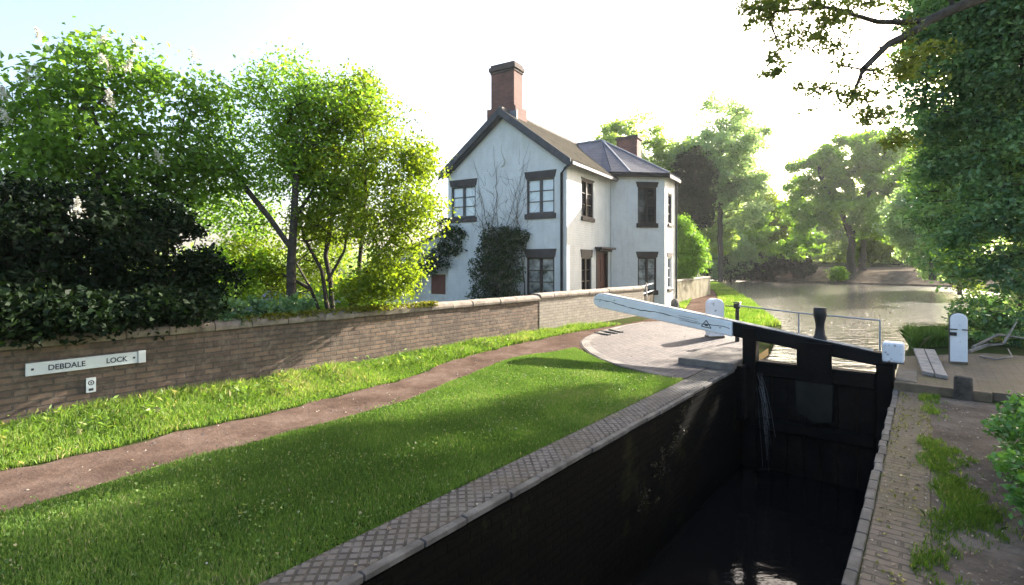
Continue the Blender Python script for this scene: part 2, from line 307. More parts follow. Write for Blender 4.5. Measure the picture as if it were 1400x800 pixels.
def limbs(stems, cl, r_tip, expo, rng, wob=.12, maxr=1e9, rmin=.004, sr=None):
    pos = []; par = []; mnr = []
    for si, st in enumerate(stems):
        n0 = len(pos)
        st = [Vector(p) for p in st]; last = -1
        for j, p in enumerate(st):
            if j:
                q = st[j-1]; L = (p-q).length; k = max(1, int(L/.5))
                for m in range(1, k+1):
                    pos.append(np.array(q.lerp(p, m/k)) + (rng.normal(size=3)*wob*.25*min(1, L) if m < k else 0)); par.append(last); last = len(pos)-1
            else: pos.append(np.array(p)); par.append(-1); last = len(pos)-1
        nn = len(pos)-n0; r0, r1 = (sr[si] if sr else (rmin, rmin)); mnr += [r0+(r1-r0)*i/max(1, nn-1) for i in range(nn)]
    tops = np.array([st[-1] for st in stems], dtype=float)
    dist = np.min(np.linalg.norm(cl[:, None]-tops[None], axis=2), axis=1); order = np.argsort(dist); lvl = [0.0]*len(pos)
    for i in order:
        c = cl[i]; A = np.array(pos); D = np.linalg.norm(A-c, axis=1); low = np.maximum(0, A[:, 2]-c[2]-.1)
        j = int(np.argmin(D + low*1.2 + np.array(lvl)*.12)); L = D[j]; k = max(1, int(L/.55)); q = A[j]; last = j
        for m in range(1, k+1):
            f = m/k; p = q*(1-f)+c*f; p = p + np.array([0, 0, .12*L*math.sin(math.pi*f)])
            if m < k: p = p + rng.normal(size=3)*wob*min(.5, L)
            pos.append(p); par.append(last); lvl.append(lvl[j]+L); last = len(pos)-1
    n = len(pos); wgt = np.zeros(n); kids = np.zeros(n)
    for i in range(n):
        if par[i] >= 0: kids[par[i]] += 1
    wgt[kids == 0] = 1
    for i in range(n-1, -1, -1):
        if par[i] >= 0: wgt[par[i]] += wgt[i]
    R = np.minimum(np.maximum(rmin, r_tip*wgt**expo), maxr); R[:len(mnr)] = np.maximum(R[:len(mnr)], mnr); mb = MB()
    for i in range(n):
        if par[i] >= 0:
            rp = min(R[par[i]], R[i]*1.7)
            mb.tube([pos[par[i]], pos[i]], [rp, R[i]], 5 if R[i] < .04 else 8, True, False)
    return mb
def make_tree(name, label, cat, base, stems, blobs, ncl, per, L, W, mat, rc, seed, bark='bark', group=None, r_tip=.007, expo=.5,
              shell=.5, flat=.7, up=.6, keep=1.0, maxr=1e9, droop=0.0, crown='crown', wood='trunk', sr=None):
    rng = np.random.default_rng(seed); t = thing(name, label, cat, base, group)
    cl = blob_points(blobs, ncl, rng, shell)
    if stems: limbs(stems, cl[rng.random(len(cl)) < keep], r_tip, expo, rng, maxr=maxr, sr=sr).build(wood, M[bark], t)
    P, rnd, idx = clump_leaves(cl, per, rc, rng, flat); dirs = None
    if droop: dirs = np.tile(np.array([0, 0, -1.0]), (len(P), 1))
    me = leaf_mesh(crown, P, L, W, up, rnd, dirs, droop, rng=rng); link(crown, me, M[mat], t)
    return t

# ------------------------------------------------------------------ world, sun, camera
AZ, EL = math.radians(49.5), math.radians(24)
w = bpy.data.worlds.new('World'); SC.world = w; w.use_nodes = True; nt = w.node_tree
sky = nt.nodes.new('ShaderNodeTexSky'); sky.sky_type = 'NISHITA'; sky.sun_disc = False
sky.sun_elevation = EL; sky.sun_rotation = AZ; sky.air_density = 1.0; sky.dust_density = 4.5; sky.ozone_density = 1.0
nt.links.new(sky.outputs[0], nt.nodes['Background'].inputs[0]); nt.nodes['Background'].inputs[1].default_value = .118
sun = bpy.data.lights.new('sun', 'SUN'); sun.energy = 5.0; sun.angle = math.radians(.5); sun.color = (1, .93, .82)
so = bpy.data.objects.new('sun', sun); COL.objects.link(so)
sd = Vector((math.sin(AZ)*math.cos(EL), math.cos(AZ)*math.cos(EL), math.sin(EL)))
so.rotation_euler = sd.to_track_quat('Z', 'Y').to_euler(); so.location = (30, 30, 40)
cam = bpy.data.cameras.new('camera'); cam.lens = 18; cam.sensor_width = 36; cam.shift_y = -40/1400; cam.clip_start = .05; cam.clip_end = 3000
co = bpy.data.objects.new('camera', cam); COL.objects.link(co); co.location = (0, 0, H); co.rotation_euler = (math.pi/2, 0, 0); SC.camera = co
vs = SC.view_settings; vs.view_transform = 'Standard'; vs.look = 'None'; vs.exposure = 2.2; vs.gamma = 1; vs.use_curve_mapping = False
SC.render.engine = 'CYCLES'; SC.cycles.max_bounces = 8; SC.cycles.transparent_max_bounces = 8
try: SC.cycles.use_denoising = True
except Exception: pass

# ------------------------------------------------------------------ terrain
def sm(x, a, b): x = min(1, max(0, (x-a)/(b-a))); return x*x*(3-2*x)
WATER_Z = -.15; VL, VR, UG, UN = -2.58, -.37, 9.9, -7.0
left_bank = [Vector((8.0, 15.2, 0)), Vector((11.3, 24, 0)), Vector((15.5, 36, 0)), Vector((20.5, 52, 0)), Vector((20, 62, 0)), Vector((12, 74, 0)), Vector((0, 84, 0))]
far_bank = [Vector((0, 96, 0)), Vector((16, 82, 0)), Vector((24, 64, 0)), Vector((26.5, 59.6, 0)), Vector((32, 50, 0)), Vector((37, 42.4, 0)), Vector((32, 33, 0))]
right_bank = [Vector((22.9, 25.5, 0)), Vector((15.6, 17.5, 0)), Vector((9.9, 12.7, 0))]
canal_poly = [UV(UG+.05, VL)] + [UV(12.2, VL-.1)] + left_bank + far_bank + right_bank + [UV(12.0, VR+.05), UV(UG+.05, VR)]
hole = [UV(UN, VL-.02)] + [UV(UG, VL-.02)] + canal_poly[1:-1] + [UV(UG, VR+.02), UV(UN, VR+.02)]
def pip(P, poly):
    x, y = P[:, 0], P[:, 1]; ins = np.zeros(len(P), bool); n = len(poly)
    for i in range(n):
        a, b = poly[i], poly[(i+1) % n]
        c = ((a.y > y) != (b.y > y)) & (x < (b.x-a.x)*(y-a.y)/((b.y-a.y) or 1e-12)+a.x); ins ^= c
    return ins
def seg_dist(P, poly):
    D = np.full(len(P), 1e9)
    for i in range(len(poly)):
        a = np.array(poly[i].xy); b = np.array(poly[(i+1) % len(poly)].xy); ab = b-a
        t = np.clip(((P[:, :2]-a) @ ab)/(ab @ ab), 0, 1); D = np.minimum(D, np.linalg.norm(P[:, :2]-(a+t[:, None]*ab), axis=1))
    return D
def zt(x, y):
    u, v = uv_of(x, y); z = 0.0
    d = -8.45 - v
    if d > 0: z += (sm(d, 0, .4)*.55 - sm(d, 2.5, 14)*2.6)*(1-sm(u, 9.5, 12.5)*(1-sm(d, 6, 12)))
    d2 = (x-37)*.835 + (y-42.4)*.55
    if d2 > 0: z += sm(d2, 0, 4)*1.1*sm(x, 5, 25) + sm(d2, 5, 40)*1.2
    r = math.hypot(x, y)
    z += sm(r, 120, 420)*(5+4*math.sin(x*.011+1)+3*math.sin(y*.013))
    return z
pts = []
for a, b, st in ((-14, 60, 1.3), (-120, 160, 7), (-900, 900, 60)):
    xs = np.arange(a, b+.1, st)
    for x in xs:
        for y in np.arange(a if a > -100 else a, b+(30 if st < 2 else .1), st):
            if st > 2 and -15 < x < 61 and -15 < y < 91: continue
            if st > 10 and -125 < x < 165 and -125 < y < 165: continue
            pts.append((x+random.uniform(-.2, .2)*st, y+random.uniform(-.2, .2)*st))
pts += [tuple(UV(-14+.4*k, -8.28).xy) for k in range(70)]
P = np.array(pts); keep = ~pip(P, hole) & (seg_dist(P, hole) > .35); P = P[keep]
nh = len(hole); allp = [Vector((p.x, p.y)) for p in hole] + [Vector(p) for p in P]
vo, _, fo, _, _, _ = geometry.delaunay_2d_cdt(allp, [(i, (i+1) % nh) for i in range(nh)], [], 0, 1e-5)
cent = np.array([sum((vo[i] for i in f), Vector((0, 0)))/3 for f in fo]); inside = pip(cent, hole)
mb = MB(); mb.add([(p.x, p.y, zt(p.x, p.y)) for p in vo], [f for f, k in zip(fo, inside) if not k], True)
for i in range(2, nh-3): mb.quad(hole[i], hole[i+1], hole[i+1]+Z_*-.9, hole[i]+Z_*-.9)
gr = tag(mb.build('ground', M['soil']), kind='structure'); gr.data.materials.append(M['bank'])
for p in gr.data.polygons:
    c = p.center; d2 = (c.x-37)*.835+(c.y-42.4)*.55
    if 0 < d2 < 16 and c.x > 12: p.material_index = 1

def sheet(name, poly, z, mat, kind='structure', jit=0.0, step=.25):
    out = []
    for i in range(len(poly)):
        a, b = poly[i], poly[(i+1) % len(poly)]; L = (b-a).length; k = max(1, int(L/step)) if jit else 1
        for m in range(k):
            p = a.lerp(b, m/k); n = Vector((-(b-a).y, (b-a).x, 0)).normalized() if L else Vector()
            out.append(p + n*(random.uniform(-jit, jit) if jit and (m or True) else 0))
    out = [Vector((p.x, p.y, z)) for p in out]; tri = geometry.tessellate_polygon([out]); b = MB(); b.add(out, [tuple(t) for t in tri])
    o = b.build(name, mat); o['kind'] = kind
    me = o.data
    if me.polygons and sum(p.normal.z for p in me.polygons) < 0: me.flip_normals()
    return o, out
cw = [Vector((p.x, p.y, 0)) for p in canal_poly]
sheet('canal_water', cw, WATER_Z, M['canal'])
LWZ = -1.75
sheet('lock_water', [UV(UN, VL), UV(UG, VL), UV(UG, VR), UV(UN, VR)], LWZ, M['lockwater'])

# towpath, lawn and paving outlines on the ground
path_up = [UV(-6, -6.5), UV(-1, -6.45)] + [G(*p) for p in ((0, 646), (150, 615), (240, 591), (350, 570), (431, 550), (557, 518), (610, 496), (700, 472), (785, 455), (850, 444), (905, 433), (936, 424), (951, 401), (951, 391), (944, 387.5))] + [Vector((14, 60, 0))]
path_lo = [Vector((16.5, 60, 0))] + [G(*p) for p in ((956, 388), (977, 398), (981, 405), (984, 430), (972, 458), (930, 478), (870, 482))] + [G(*p) for p in ((787, 477), (700, 490), (620, 522), (556, 549), (475, 571), (350, 607), (262, 629), (169, 655), (22, 700))] + [UV(-1, -5.5), UV(-6, -5.5)]
path_poly = path_up + path_lo
sheet('dirt_path', path_poly, .009, M['path'], jit=.10)
arc = [G(*p) for p in ((918, 518), (889, 513), (846, 502), (822, 493), (805, 484), (795, 475), (793, 469), (800, 462), (821, 453), (850, 446), (880, 441), (925, 439), (975, 447))]
pave_poly = arc + [UV(12.5, -3.0), UV(8.1, -2.99)]
_, _ = sheet('brick_paving', pave_poly, .016, M['setts'])
mb = MB()
ctr = Vector((4.4, 10.9, 0))
inner = [p + (ctr-p).normalized()*.22 for p in arc[:11]]; inner2 = [p + (ctr-p).normalized()*.03 for p in arc[:11]]
for i in range(10): mb.prism([Vector((q.x, q.y, .005)) for q in (inner2[i], inner2[i+1], inner[i+1], inner[i])], Z_*.022)
tag(mb.build('kerb_ring', M['slab']), kind='structure')
lawn_poly = [UV(-6, -5.45), UV(-1, -5.45)] + [G(*p) for p in ((22, 700), (169, 655), (262, 629), (350, 607), (475, 571), (556, 549), (620, 522), (700, 490), (787, 477), (805, 486), (846, 503.5), (889, 514.5), (916, 519.5))] + [UV(8.0, -3.0), UV(-6, -3.0)]
sheet('lawn_turf', lawn_poly, .0045, M['turf'])
verge_poly = [UV(-6, -7.95), UV(11.5, -7.95)] + [G(*p) for p in ((850, 444), (785, 455), (700, 472), (610, 496), (557, 518), (431, 550), (350, 570), (240, 591), (150, 615), (0, 646))] + [UV(-1, -6.45), UV(-6, -6.5)]
sheet('verge_turf', verge_poly, .0048, M['turf'])
right_soil = [UV(-5, 0.03), UV(9.2, .03), UV(9.2, 3), UV(-5, 3)]
sheet('right_bank_path', right_soil, .006, M['bank'])

# ------------------------------------------------------------------ grass
def blades(name, poly, n, hmin, hmax, wd, mat, label=None, z0=.004, dens=None, lean=.45, cat='grass', seed=1, zf=None, hf=None):
    rng = np.random.default_rng(seed); xs = [p.x for p in poly]; ys = [p.y for p in poly]; out = []
    tot = 0
    while tot < n:
        Q = np.column_stack([rng.uniform(min(xs), max(xs), n), rng.uniform(min(ys), max(ys), n)])
        Q = Q[pip(Q, poly)]
        if dens is not None: Q = Q[rng.random(len(Q)) < dens(Q)]
        out.append(Q); tot += len(Q)
        if len(out) > 60: break
    Q = np.concatenate(out)[:n]; n = len(Q)
    cl = np.sin(Q[:, 0]*3.1+np.sin(Q[:, 1]*2.3)*1.5)*np.sin(Q[:, 1]*2.7+np.sin(Q[:, 0]*1.9)*1.7)
    h = rng.uniform(hmin, hmax, n)*(1+.35*cl)
    if hf is not None: h *= hf(Q)
    a = rng.uniform(0, 2*math.pi, n); d = np.column_stack([np.cos(a), np.sin(a), np.zeros(n)])
    b = rng.uniform(0, 2*math.pi, n); e = np.column_stack([np.cos(b), np.sin(b), np.zeros(n)])
    ln = rng.uniform(.1, 1, n)**1.3*lean
    B = np.column_stack([Q, np.full(n, z0) if zf is None else zf(Q)]); w = wd*rng.uniform(.7, 1.3, n)
    up = np.array([0, 0, 1.0])
    m1 = B + up*(h*.55)[:, None] + e*(h*ln*.35)[:, None]; tp = B + up*(h*(1-.35*ln))[:, None] + e*(h*ln*1.1)[:, None]
    V = np.empty((n, 5, 3)); s = d*w[:, None]*.5
    V[:, 0] = B-s; V[:, 1] = B+s; V[:, 2] = m1+s*.8; V[:, 3] = tp; V[:, 4] = m1-s*.8
    lo = np.sin(Q[:, 0]*.9+1.3*np.sin(Q[:, 1]*.7))+np.sin(Q[:, 1]*1.1+Q[:, 0]*.4); r = np.clip(.42+.22*cl+.14*lo+rng.normal(0, .22, n), 0, 1); r[rng.random(n) < .03] = 1
    o = link(name, quads(name, V.reshape(-1, 3), n, 5, r), mat); tag(o, label, cat, None, 'stuff'); return o
def near(Q): return np.clip(1.4 - np.hypot(Q[:, 0], Q[:, 1]-1)/13, .15, 1)
# only lawn the picture could show
blades('lawn_grass', [UV(-.6, -5.5)]+lawn_poly[2:-2]+[UV(8.0, -2.97), UV(-.2, -2.97)], 320000, .02, .05, .0058, M['grass'], 'short mown green lawn between the dirt path and the lock coping', dens=near, seed=3)
wall_v = -8.0
def vh(Q):
    v = UY*Q[:, 0]-UX*Q[:, 1]; return np.clip(.5+(-6.9-v)*.5, .35, .95)
def vd(Q):
    u = UX*Q[:, 0]+UY*Q[:, 1]; return np.clip(1.25-(u-6)/9, .25, 1)
blades('verge_grass', [UV(-2, -7.97), UV(12.5, -7.97)]+verge_poly[2:-1]+[UV(-2, -6.45)], 85000, .07, .19, .0075, M['verge'], 'long bright grass growing along the foot of the brick wall', lean=.7, seed=4, hf=vh, dens=vd)
def rd(Q):
    v = UY*Q[:, 0]-UX*Q[:, 1]; u = UX*Q[:, 0]+UY*Q[:, 1]; c = np.sin(u*2.3+np.sin(v*7))*.5+.5
    lim = .22+.2*np.sin(u*1.3+1)+.1*np.sin(u*4.1); lo = -.02+.07*np.sin(u*2.7)+.05*np.sin(u*9); lim = lim+.12*np.sin(u*17+v*9)*np.sin(v*31+u*3); return np.clip((lim-v)*3.2, 0, 1)*np.clip((v-lo)*7, 0, 1)*(.25+.75*(np.sin(u*6+v*11)*np.sin(u*2.1-v*7)*.5+.5))*np.clip(1.1*c+.45, 0, 1)
blades('right_bank_grass', [UV(1.2, -.08), UV(9.1, -.08), UV(9.1, .9), UV(1.2, .9)], 24000, .02, .07, .006, M['verge'], 'patchy thin grass between the right hand lock edge and the trodden soil', dens=rd, lean=.8, seed=5, z0=.007)
tow = [G(984, 430), G(981, 405), G(977, 398), G(956, 388), Vector((20.5, 52, 0)), Vector((15.5, 36, 0)), Vector((11.3, 24, 0)), Vector((8.0, 15.2, 0)), G(990, 455)]
sheet('towpath_turf', tow, .0052, M['turf'])
blades('towpath_grass', tow, 30000, .07, .16, .02, M['verge'], 'bright sunlit grass between the far towpath and the canal edge', seed=6)
tow2 = [G(936, 424), G(951, 401), G(951, 391), G(944, 387.5), Vector((9, 38, 0)), Vector((7.2, 23.2, 0))]
sheet('house_side_turf', tow2, .0056, M['turf'])
blades('house_side_grass', tow2, 16000, .06, .15, .02, M['verge'], 'bright sunlit grass strip between the white house and the towpath', seed=8)

# ------------------------------------------------------------------ lock chamber
lk = thing('lock_chamber', 'deep dark brick lined lock chamber with paved edges', 'lock', UV(0, VL))
EU, EV = Vector(U3), Vector(V3)
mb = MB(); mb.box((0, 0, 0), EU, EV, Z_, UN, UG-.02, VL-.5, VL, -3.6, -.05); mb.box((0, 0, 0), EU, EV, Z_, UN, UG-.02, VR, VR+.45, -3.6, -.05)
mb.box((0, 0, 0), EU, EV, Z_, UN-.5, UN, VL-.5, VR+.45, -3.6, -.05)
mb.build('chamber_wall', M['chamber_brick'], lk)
mb = MB(); mb.box((0, 0, 0), EU, EV, Z_, UN, 9.15, VL-.40, VL-.065, -.048, .016); mb.build('paved_coping', M['diamond'], lk, bevel=.01)
mb = MB(); mb.box((0, 0, 0), EU, EV, Z_, UN, 9.25, VR+.065, VR+.40, -.048, .016); mb.build('brick_coping', M['bank_brick'], lk, bevel=.01)
def edge(v0, v1, out, lens, seed):
    r = random.Random(seed); mb = MB(); u = UN
    while u < 9.3:
        L = lens*r.uniform(.8, 1.25); j = r.uniform(-.008, .008); dz = r.uniform(-.006, .006)
        mb.box((0, 0, 0), EU, EV, Z_, u+.003, min(u+L, 9.4)-.003, v0+j, v1+j, -.034, .014+dz*.5); u += L
    return mb
edge(VL-.06, VL+.004, 1, .42, 2).build('edge_stones', M['edge_stone'], lk, bevel=.007)
edge(VR-.004, VR+.06, 1, .24, 3).build('edge_bricks', M['edge_stone'], lk, bevel=.007)
# raised quoin stone on the left, timber step and raised brick paving on the right
qs = thing('quoin_stone', 'worn raised stone slab beside the hinge of the lock gate', 'stone', UV(9.9, -3.2))
mb = MB(); mb.box((0, 0, 0), EU, EV, Z_, 9.17, 11.0, VL-.95, VL-.0, .0, .13); mb.build('slab', M['slab'], qs, bevel=.02, seg=2)
mb = MB(); mb.box((0, 0, 0), EU, EV, Z_, 9.42, 9.9, VL-.02, VL+.12, -.9, .06); mb.build('quoin_block', M['wettimber'], qs, bevel=.02)
st = thing('raised_landing', 'brick landing with a timber front edge on the right of the gate', 'landing', UV(9.5, 0))
mb = MB(); mb.prism([UV(9.43, VR+.0, -.3), UV(9.43, 4.5, -.3), UV(13.5, 4.5, -.3), UV(13.5, .9, -.3), UV(12.0, VR, -.3)], Z_*.412); mb.build('paving', M['bank_brick'], st)
mb = MB(); mb.box((0, 0, 0), EU, EV, Z_, 9.30, 9.425, VR+.0, VR+1.05, -.05, .125); mb.build('front_timber', M['timber'], st, bevel=.012)
mb = MB(); mb.box((0, 0, 0), EU, EV, Z_, 9.44, 10.5, VR+.01, VR+.26, .113, .13); mb.build('edge_slab', M['edge_stone'], st, bevel=.01)
pk = thing('plank_walkway', 'two bleached grey planks laid on the landing by the right hand bollard', 'planks', UV(10, .3))
q = [G(1249, 479, .13), G(1278, 481, .13), G(1296, 518, .13), G(1261, 511, .13)]
for f0, f1 in ((.0, .48), (.52, 1.0)):
    mb = MB(); a = q[0].lerp(q[1], f0); b = q[0].lerp(q[1], f1); c = q[3].lerp(q[2], f1); d = q[3].lerp(q[2], f0)
    mb.prism([a-Z_*.015, b-Z_*.015, c-Z_*.015, d-Z_*.015], Z_*.06); mb.build('plank', M['plank'], pk, bevel=.008)

# ------------------------------------------------------------------ lock gate
gt = thing('lock_gate', 'black timber top lock gate with a long white tipped balance beam', 'lock gate', UV(UG, VL))
def bz(v): return .43 + (VR+.02 - v)*.1522        # height of the sloping beam's top above v
GU0, GU1 = 9.72, 9.98
vt, vj, vr = -5.62, -2.73, VR+.02
def beam_poly(v0, v1, t0, t1, tip=False):
    pts = []
    if tip:
        zc = bz(v0)-t0/2
        for k in range(9):
            a = math.pi/2+math.pi*k/8; pts.append((v0+.2+.2*math.cos(a), zc+t0/2*math.sin(a)-.1475*.2))
    else: pts += [(v0, bz(v0)), (v0, bz(v0)-t0)]
    return pts + [(v1, bz(v1)-t1), (v1, bz(v1))]
def extr(mb, vz, u0, u1): mb.prism([UV(u0, v, z) for v, z in vz], EU*(u1-u0))
mb = MB(); extr(mb, beam_poly(vj, vr, .265, .205), GU0, GU1); bm = mb.build('balance_beam', M['blackpaint'], gt, bevel=.025, seg=2)
mb = MB(); extr(mb, beam_poly(vt, vj-.004, .32, .28, True), GU0+.006, GU1-.006); mb.build('white_beam_end', M['whitepaint'], bm, bevel=.03, seg=2)
mb = MB(); mb.prism([UV(GU0+.02, v, bz(v)+z) for v, z in ((vt+.22, .0), (vr-.3, .0), (vr-.3, .008), (vt+.22, .008))], EU*(GU1-GU0-.04)); mb.build('weathered_top', M['beamtop'], bm)
mb = MB()                                            # split along the beam, and the plate lines
r = random.Random(4); prev = None
for k in range(30):
    v = vt+.05+k*(vj-vt-.1)/29; z = bz(v)-.15+r.uniform(-.008, .008)+.02*math.sin(k*.5); th = r.choice((.003, .006, .009, .005))
    if k > 17 and k < 24: th = .003
    cur = (v, z, th)
    if prev: mb.quad(UV(GU0+.003, prev[0], prev[1]-prev[2]), UV(GU0+.003, v, z-th), UV(GU0+.003, v, z+th), UV(GU0+.003, prev[0], prev[1]+prev[2]))
    prev = cur
mb.build('split_line', M['mark'], bm)
mb = MB()
def bpt(v, dz): return UV(GU0+.0025, v, bz(v)-dz)
for j in range(3):
    dz = .10+.04*j; mb.quad(bpt(-3.72, dz+.006), bpt(-3.38+.03*j, dz+.006), bpt(-3.38+.03*j, dz), bpt(-3.72, dz))
tc = [(-3.29, .21), (-3.11, .21), (-3.20, .08)]
for i in range(3):
    a, b = tc[i], tc[(i+1) % 3]; A, B = bpt(*a), bpt(*b); d = (B-A).normalized(); n = d.cross(EU)*.008; mb.quad(A-n, B-n, B+n, A+n)
mb.quad(bpt(-3.23, .185), bpt(-3.17, .185), bpt(-3.17, .145), bpt(-3.23, .145))
mb.build('warning_mark', M['mark'], bm)
mb = MB()
for v in (-5.45, -5.42, -5.1, -4.1, -2.95): mb = MB(); mb.box(bpt(v, r.uniform(.05, .24)), EU, EV, Z_, -.003, .004, -.012, .012, -.008, .008); mb.build('bolt_head', M['mark'], bm)
mb = MB(); mb.box((0, 0, 0), EU, EV, Z_, 9.66, 9.97, vr-.18, vr+.09, .335, .64)
o = mb.build('white_beam_head', M['whitepost'], gt, bevel=.04, seg=3)
mb = MB(); mb.box((0, 0, 0), EU, EV, Z_, 9.66, 9.70, vr-.18, vr+.09, .335, .35); mb.build('head_strap', M['mark'], o)
# frame below the beam
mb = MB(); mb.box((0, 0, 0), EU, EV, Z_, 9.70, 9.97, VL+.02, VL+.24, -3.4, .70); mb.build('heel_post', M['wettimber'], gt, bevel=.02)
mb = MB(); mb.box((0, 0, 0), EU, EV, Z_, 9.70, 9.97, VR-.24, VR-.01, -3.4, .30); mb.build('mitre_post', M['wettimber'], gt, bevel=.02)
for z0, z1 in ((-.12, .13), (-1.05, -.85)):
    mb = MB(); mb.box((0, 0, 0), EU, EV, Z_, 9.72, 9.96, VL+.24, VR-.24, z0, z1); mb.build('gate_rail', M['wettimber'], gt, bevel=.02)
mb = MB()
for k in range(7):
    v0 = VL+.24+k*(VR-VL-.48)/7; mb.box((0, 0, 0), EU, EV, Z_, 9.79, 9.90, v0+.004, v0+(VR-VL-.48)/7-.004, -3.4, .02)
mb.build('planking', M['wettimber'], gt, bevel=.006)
va, vb = -1.71, -1.17
mb = MB(); mb.box((0, 0, 0), EU, EV, Z_, 9.655, 9.705, va+.02, vb-.02, -.12, bz(vb)-.02); mb.build('paddle_cover', M['wettimber'], gt, bevel=.006)
mb = MB(); mb.prism([UV(9.66, va, -.122), UV(9.66, va+.02, -.62), UV(9.66, va+.27, -.78), UV(9.66, vb-.02, -.72), UV(9.66, vb, -.122)], EU*.045); mb.build('slimy_board', M['slimeboard'], gt)
pp = UV(9.86, -1.38)
mb = MB(); zb = bz(-1.38)
mb.lathe(pp, [(.10, zb-.01), (.098, zb+.03), (.078, zb+.08), (.064, zb+.19), (.07, zb+.28), (.09, zb+.36), (.098, zb+.40), (.098, zb+.50), (.085, zb+.525), (.0, zb+.53)], 18)
mb.build('paddle_post', M['iron'], gt)
# footboard and handrail on the upstream side
mb = MB(); mb.box((0, 0, 0), EU, EV, Z_, 10.02, 10.28, VL+.1, VR-.05, .02, .07); mb.build('footboard', M['plank'], gt, bevel=.006)
hr = [(-2.72, 1.0), (-1.92, .955), (-.53, .80)]
mb = MB(); A = AT(1010, 418, UV(10.25, -2.75).y); B = AT(1092, 428, UV(10.25, -1.95).y); Cc = AT(1203, 438, UV(10.25, -.52).y)
mb.tube([A, B, Cc], .014, 8)
for p, zz in ((B, .06), (Cc, .06)): mb.tube([p, Vector((p.x, p.y, zz))], .013, 8)
mb.build('handrail', M['galv'], gt)
# leaks
mb = MB(); r = random.Random(9)
for k in range(18):
    v = VL+.27+r.uniform(-.02, .07); p = []; sp = r.uniform(.6, 1.5); L = r.uniform(.5, 1.5); z0 = r.uniform(-.35, -.05)
    for m in range(9): f = m/8; p.append(UV(9.70-.32*sp*f, v+.22*sp*f+r.uniform(-.006, .006), z0-L*f**1.6))
    mb.tube(p, r.uniform(.0004, .0010), 4)
tag(mb.build('leaking_water', M['foam']), 'thin white water leaking down beside the hinge post of the gate', 'water jet')
# paddle gear stand beyond the gate
pg = thing('paddle_gear', 'thin black iron paddle gear with a cross handle on the far grass bank', 'paddle gear', UV(11.2, -3.1))
pb = AT(1008, 440, 12.0); pb = Vector((pb.x, pb.y, 0))
topz = AT(1010, 413, 12.0).z
mb = MB(); mb.tube([pb, Vector((pb.x, pb.y, topz-.05))], [.05, .04], 10); mb.build('post', M['iron'], pg)
mb = MB(); mb.box((pb.x, pb.y, topz-.10), EU, EV, Z_, -.06, .06, -.07, .07, -.05, .06); mb.box((pb.x, pb.y, topz), EU, EV, Z_, -.06, .06, -.08, .08, -.03, .0); mb.build('gear_head', M['iron'], pg, bevel=.01)
mb = MB(); mb.tube([Vector((pb.x-.28, pb.y, topz-.09)), Vector((pb.x+.1, pb.y, topz-.1))], .014, 8); mb.build('spindle', M['iron'], pg)

# ------------------------------------------------------------------ bollards and stump
def bollard(p, w_, h_, label, d=.2, mat='whitepost', rot=0, side=True):
    t = thing('bollard', label, 'bollard', p); ex = Vector((math.cos(rot), math.sin(rot), 0)); ey = Vector((-math.sin(rot), math.cos(rot), 0)); mb = MB(); n = 10
    prof = [(-w_/2, 0), (w_/2, 0), (w_/2, h_-w_*.45)] + [(w_/2*math.cos(a), h_-w_*.45+w_*.45*math.sin(a)) for a in [math.pi*k/n for k in range(1, n)]] + [(-w_/2, h_-w_*.45)]
    mb.prism([p+ex*x+Z_*z-ey*d/2 for x, z in prof], ey*d); b = mb.build('post', M[mat], t, bevel=.015, seg=2)
    if side:
        mb = MB(); mb.prism([p+ex*x*1.04+Z_*z-ey*(d/2-.02) for x, z in prof], ey*(d-.04)); mb.build('dark_side', M['mark'], b)
    mb = MB(); mb.prism([p+ex*x*1.06+Z_*z-ey*(d/2+.006) for x, z in ((-w_/2, 0), (w_/2, 0), (w_/2, .05), (-w_/2, .04))], ey*(d+.012)); mb.build('bare_foot', M['timber'], b)
    return t, ex, ey
p = G(1310, 497, .11); t, ex, ey = bollard(p, .23, (497-428)/700*p.y, 'tall white round topped bollard on the landing by the planks', .2, 'whitepaint', -.62)
mb = MB(); mb.box(p+Z_*.52, ex, ey, Z_, -.13, -.03, -.125, -.105, -.03, .03); mb.box(p+Z_*.60, ex, ey, Z_, -.19, -.02, -.12, -.1, -.008, .008); mb.box(p+Z_*.60, ex, ey, Z_, .04, .18, -.12, -.1, -.008, .008)
mb.build('rope_pin', M['iron'], t)
p = G(977, 461, .02); bollard(p, .36, (461-408)/700*p.y, 'white peeling bollard standing behind the balance beam', .3, side=False)
p = G(1317, 546, 0); t = thing('mooring_stump', 'short dark sawn timber stump in the grass by the landing', 'stump', p)
mb = MB(); mb.lathe(p, [(.11, 0), (.105, .1), (.10, .29), (.088, .31), (0, .312)], 14); mb.build('stump', M['bark'], t)

# ------------------------------------------------------------------ brick boundary wall
WO = Vector((.72, 13.6, 0)); WE = Vector(WD); WN = Vector((.766, -.643, 0))   # outward normal faces the path
bw = thing('boundary_wall', 'long old brown brick wall with stone coping along the path', 'wall', WO)
mb = MB(); mb.box(WO, WE, WN, Z_, -16, 0, -.26, 0, -.1, .86); mb.build('old_brickwork', M['wall_brick'], bw)
mb = MB(); mb.box(WO, WE, WN, Z_, .003, 6.2, -.26, .012, -.1, .90); mb.build('pale_brickwork', M['wall_brick_pale'], bw)
def coping(t0, t1, z, ln, seed, mbx):
    r = random.Random(seed); t = t0
    while t < t1:
        L = min(ln*r.uniform(.8, 1.2), t1-t); dz = r.uniform(-.006, .006); j = r.uniform(-.008, .008)
        prof = [(-.30, 0), (.045+j, 0), (.055+j, .06), (.03+j, .115), (-.05, .14), (-.2, .14), (-.28, .115), (-.31, .06)]
        mbx.prism([WO+WE*(t+.003)+WN*a+Z_*(z+dz+b) for a, b in prof], WE*(L-.006)); t += L
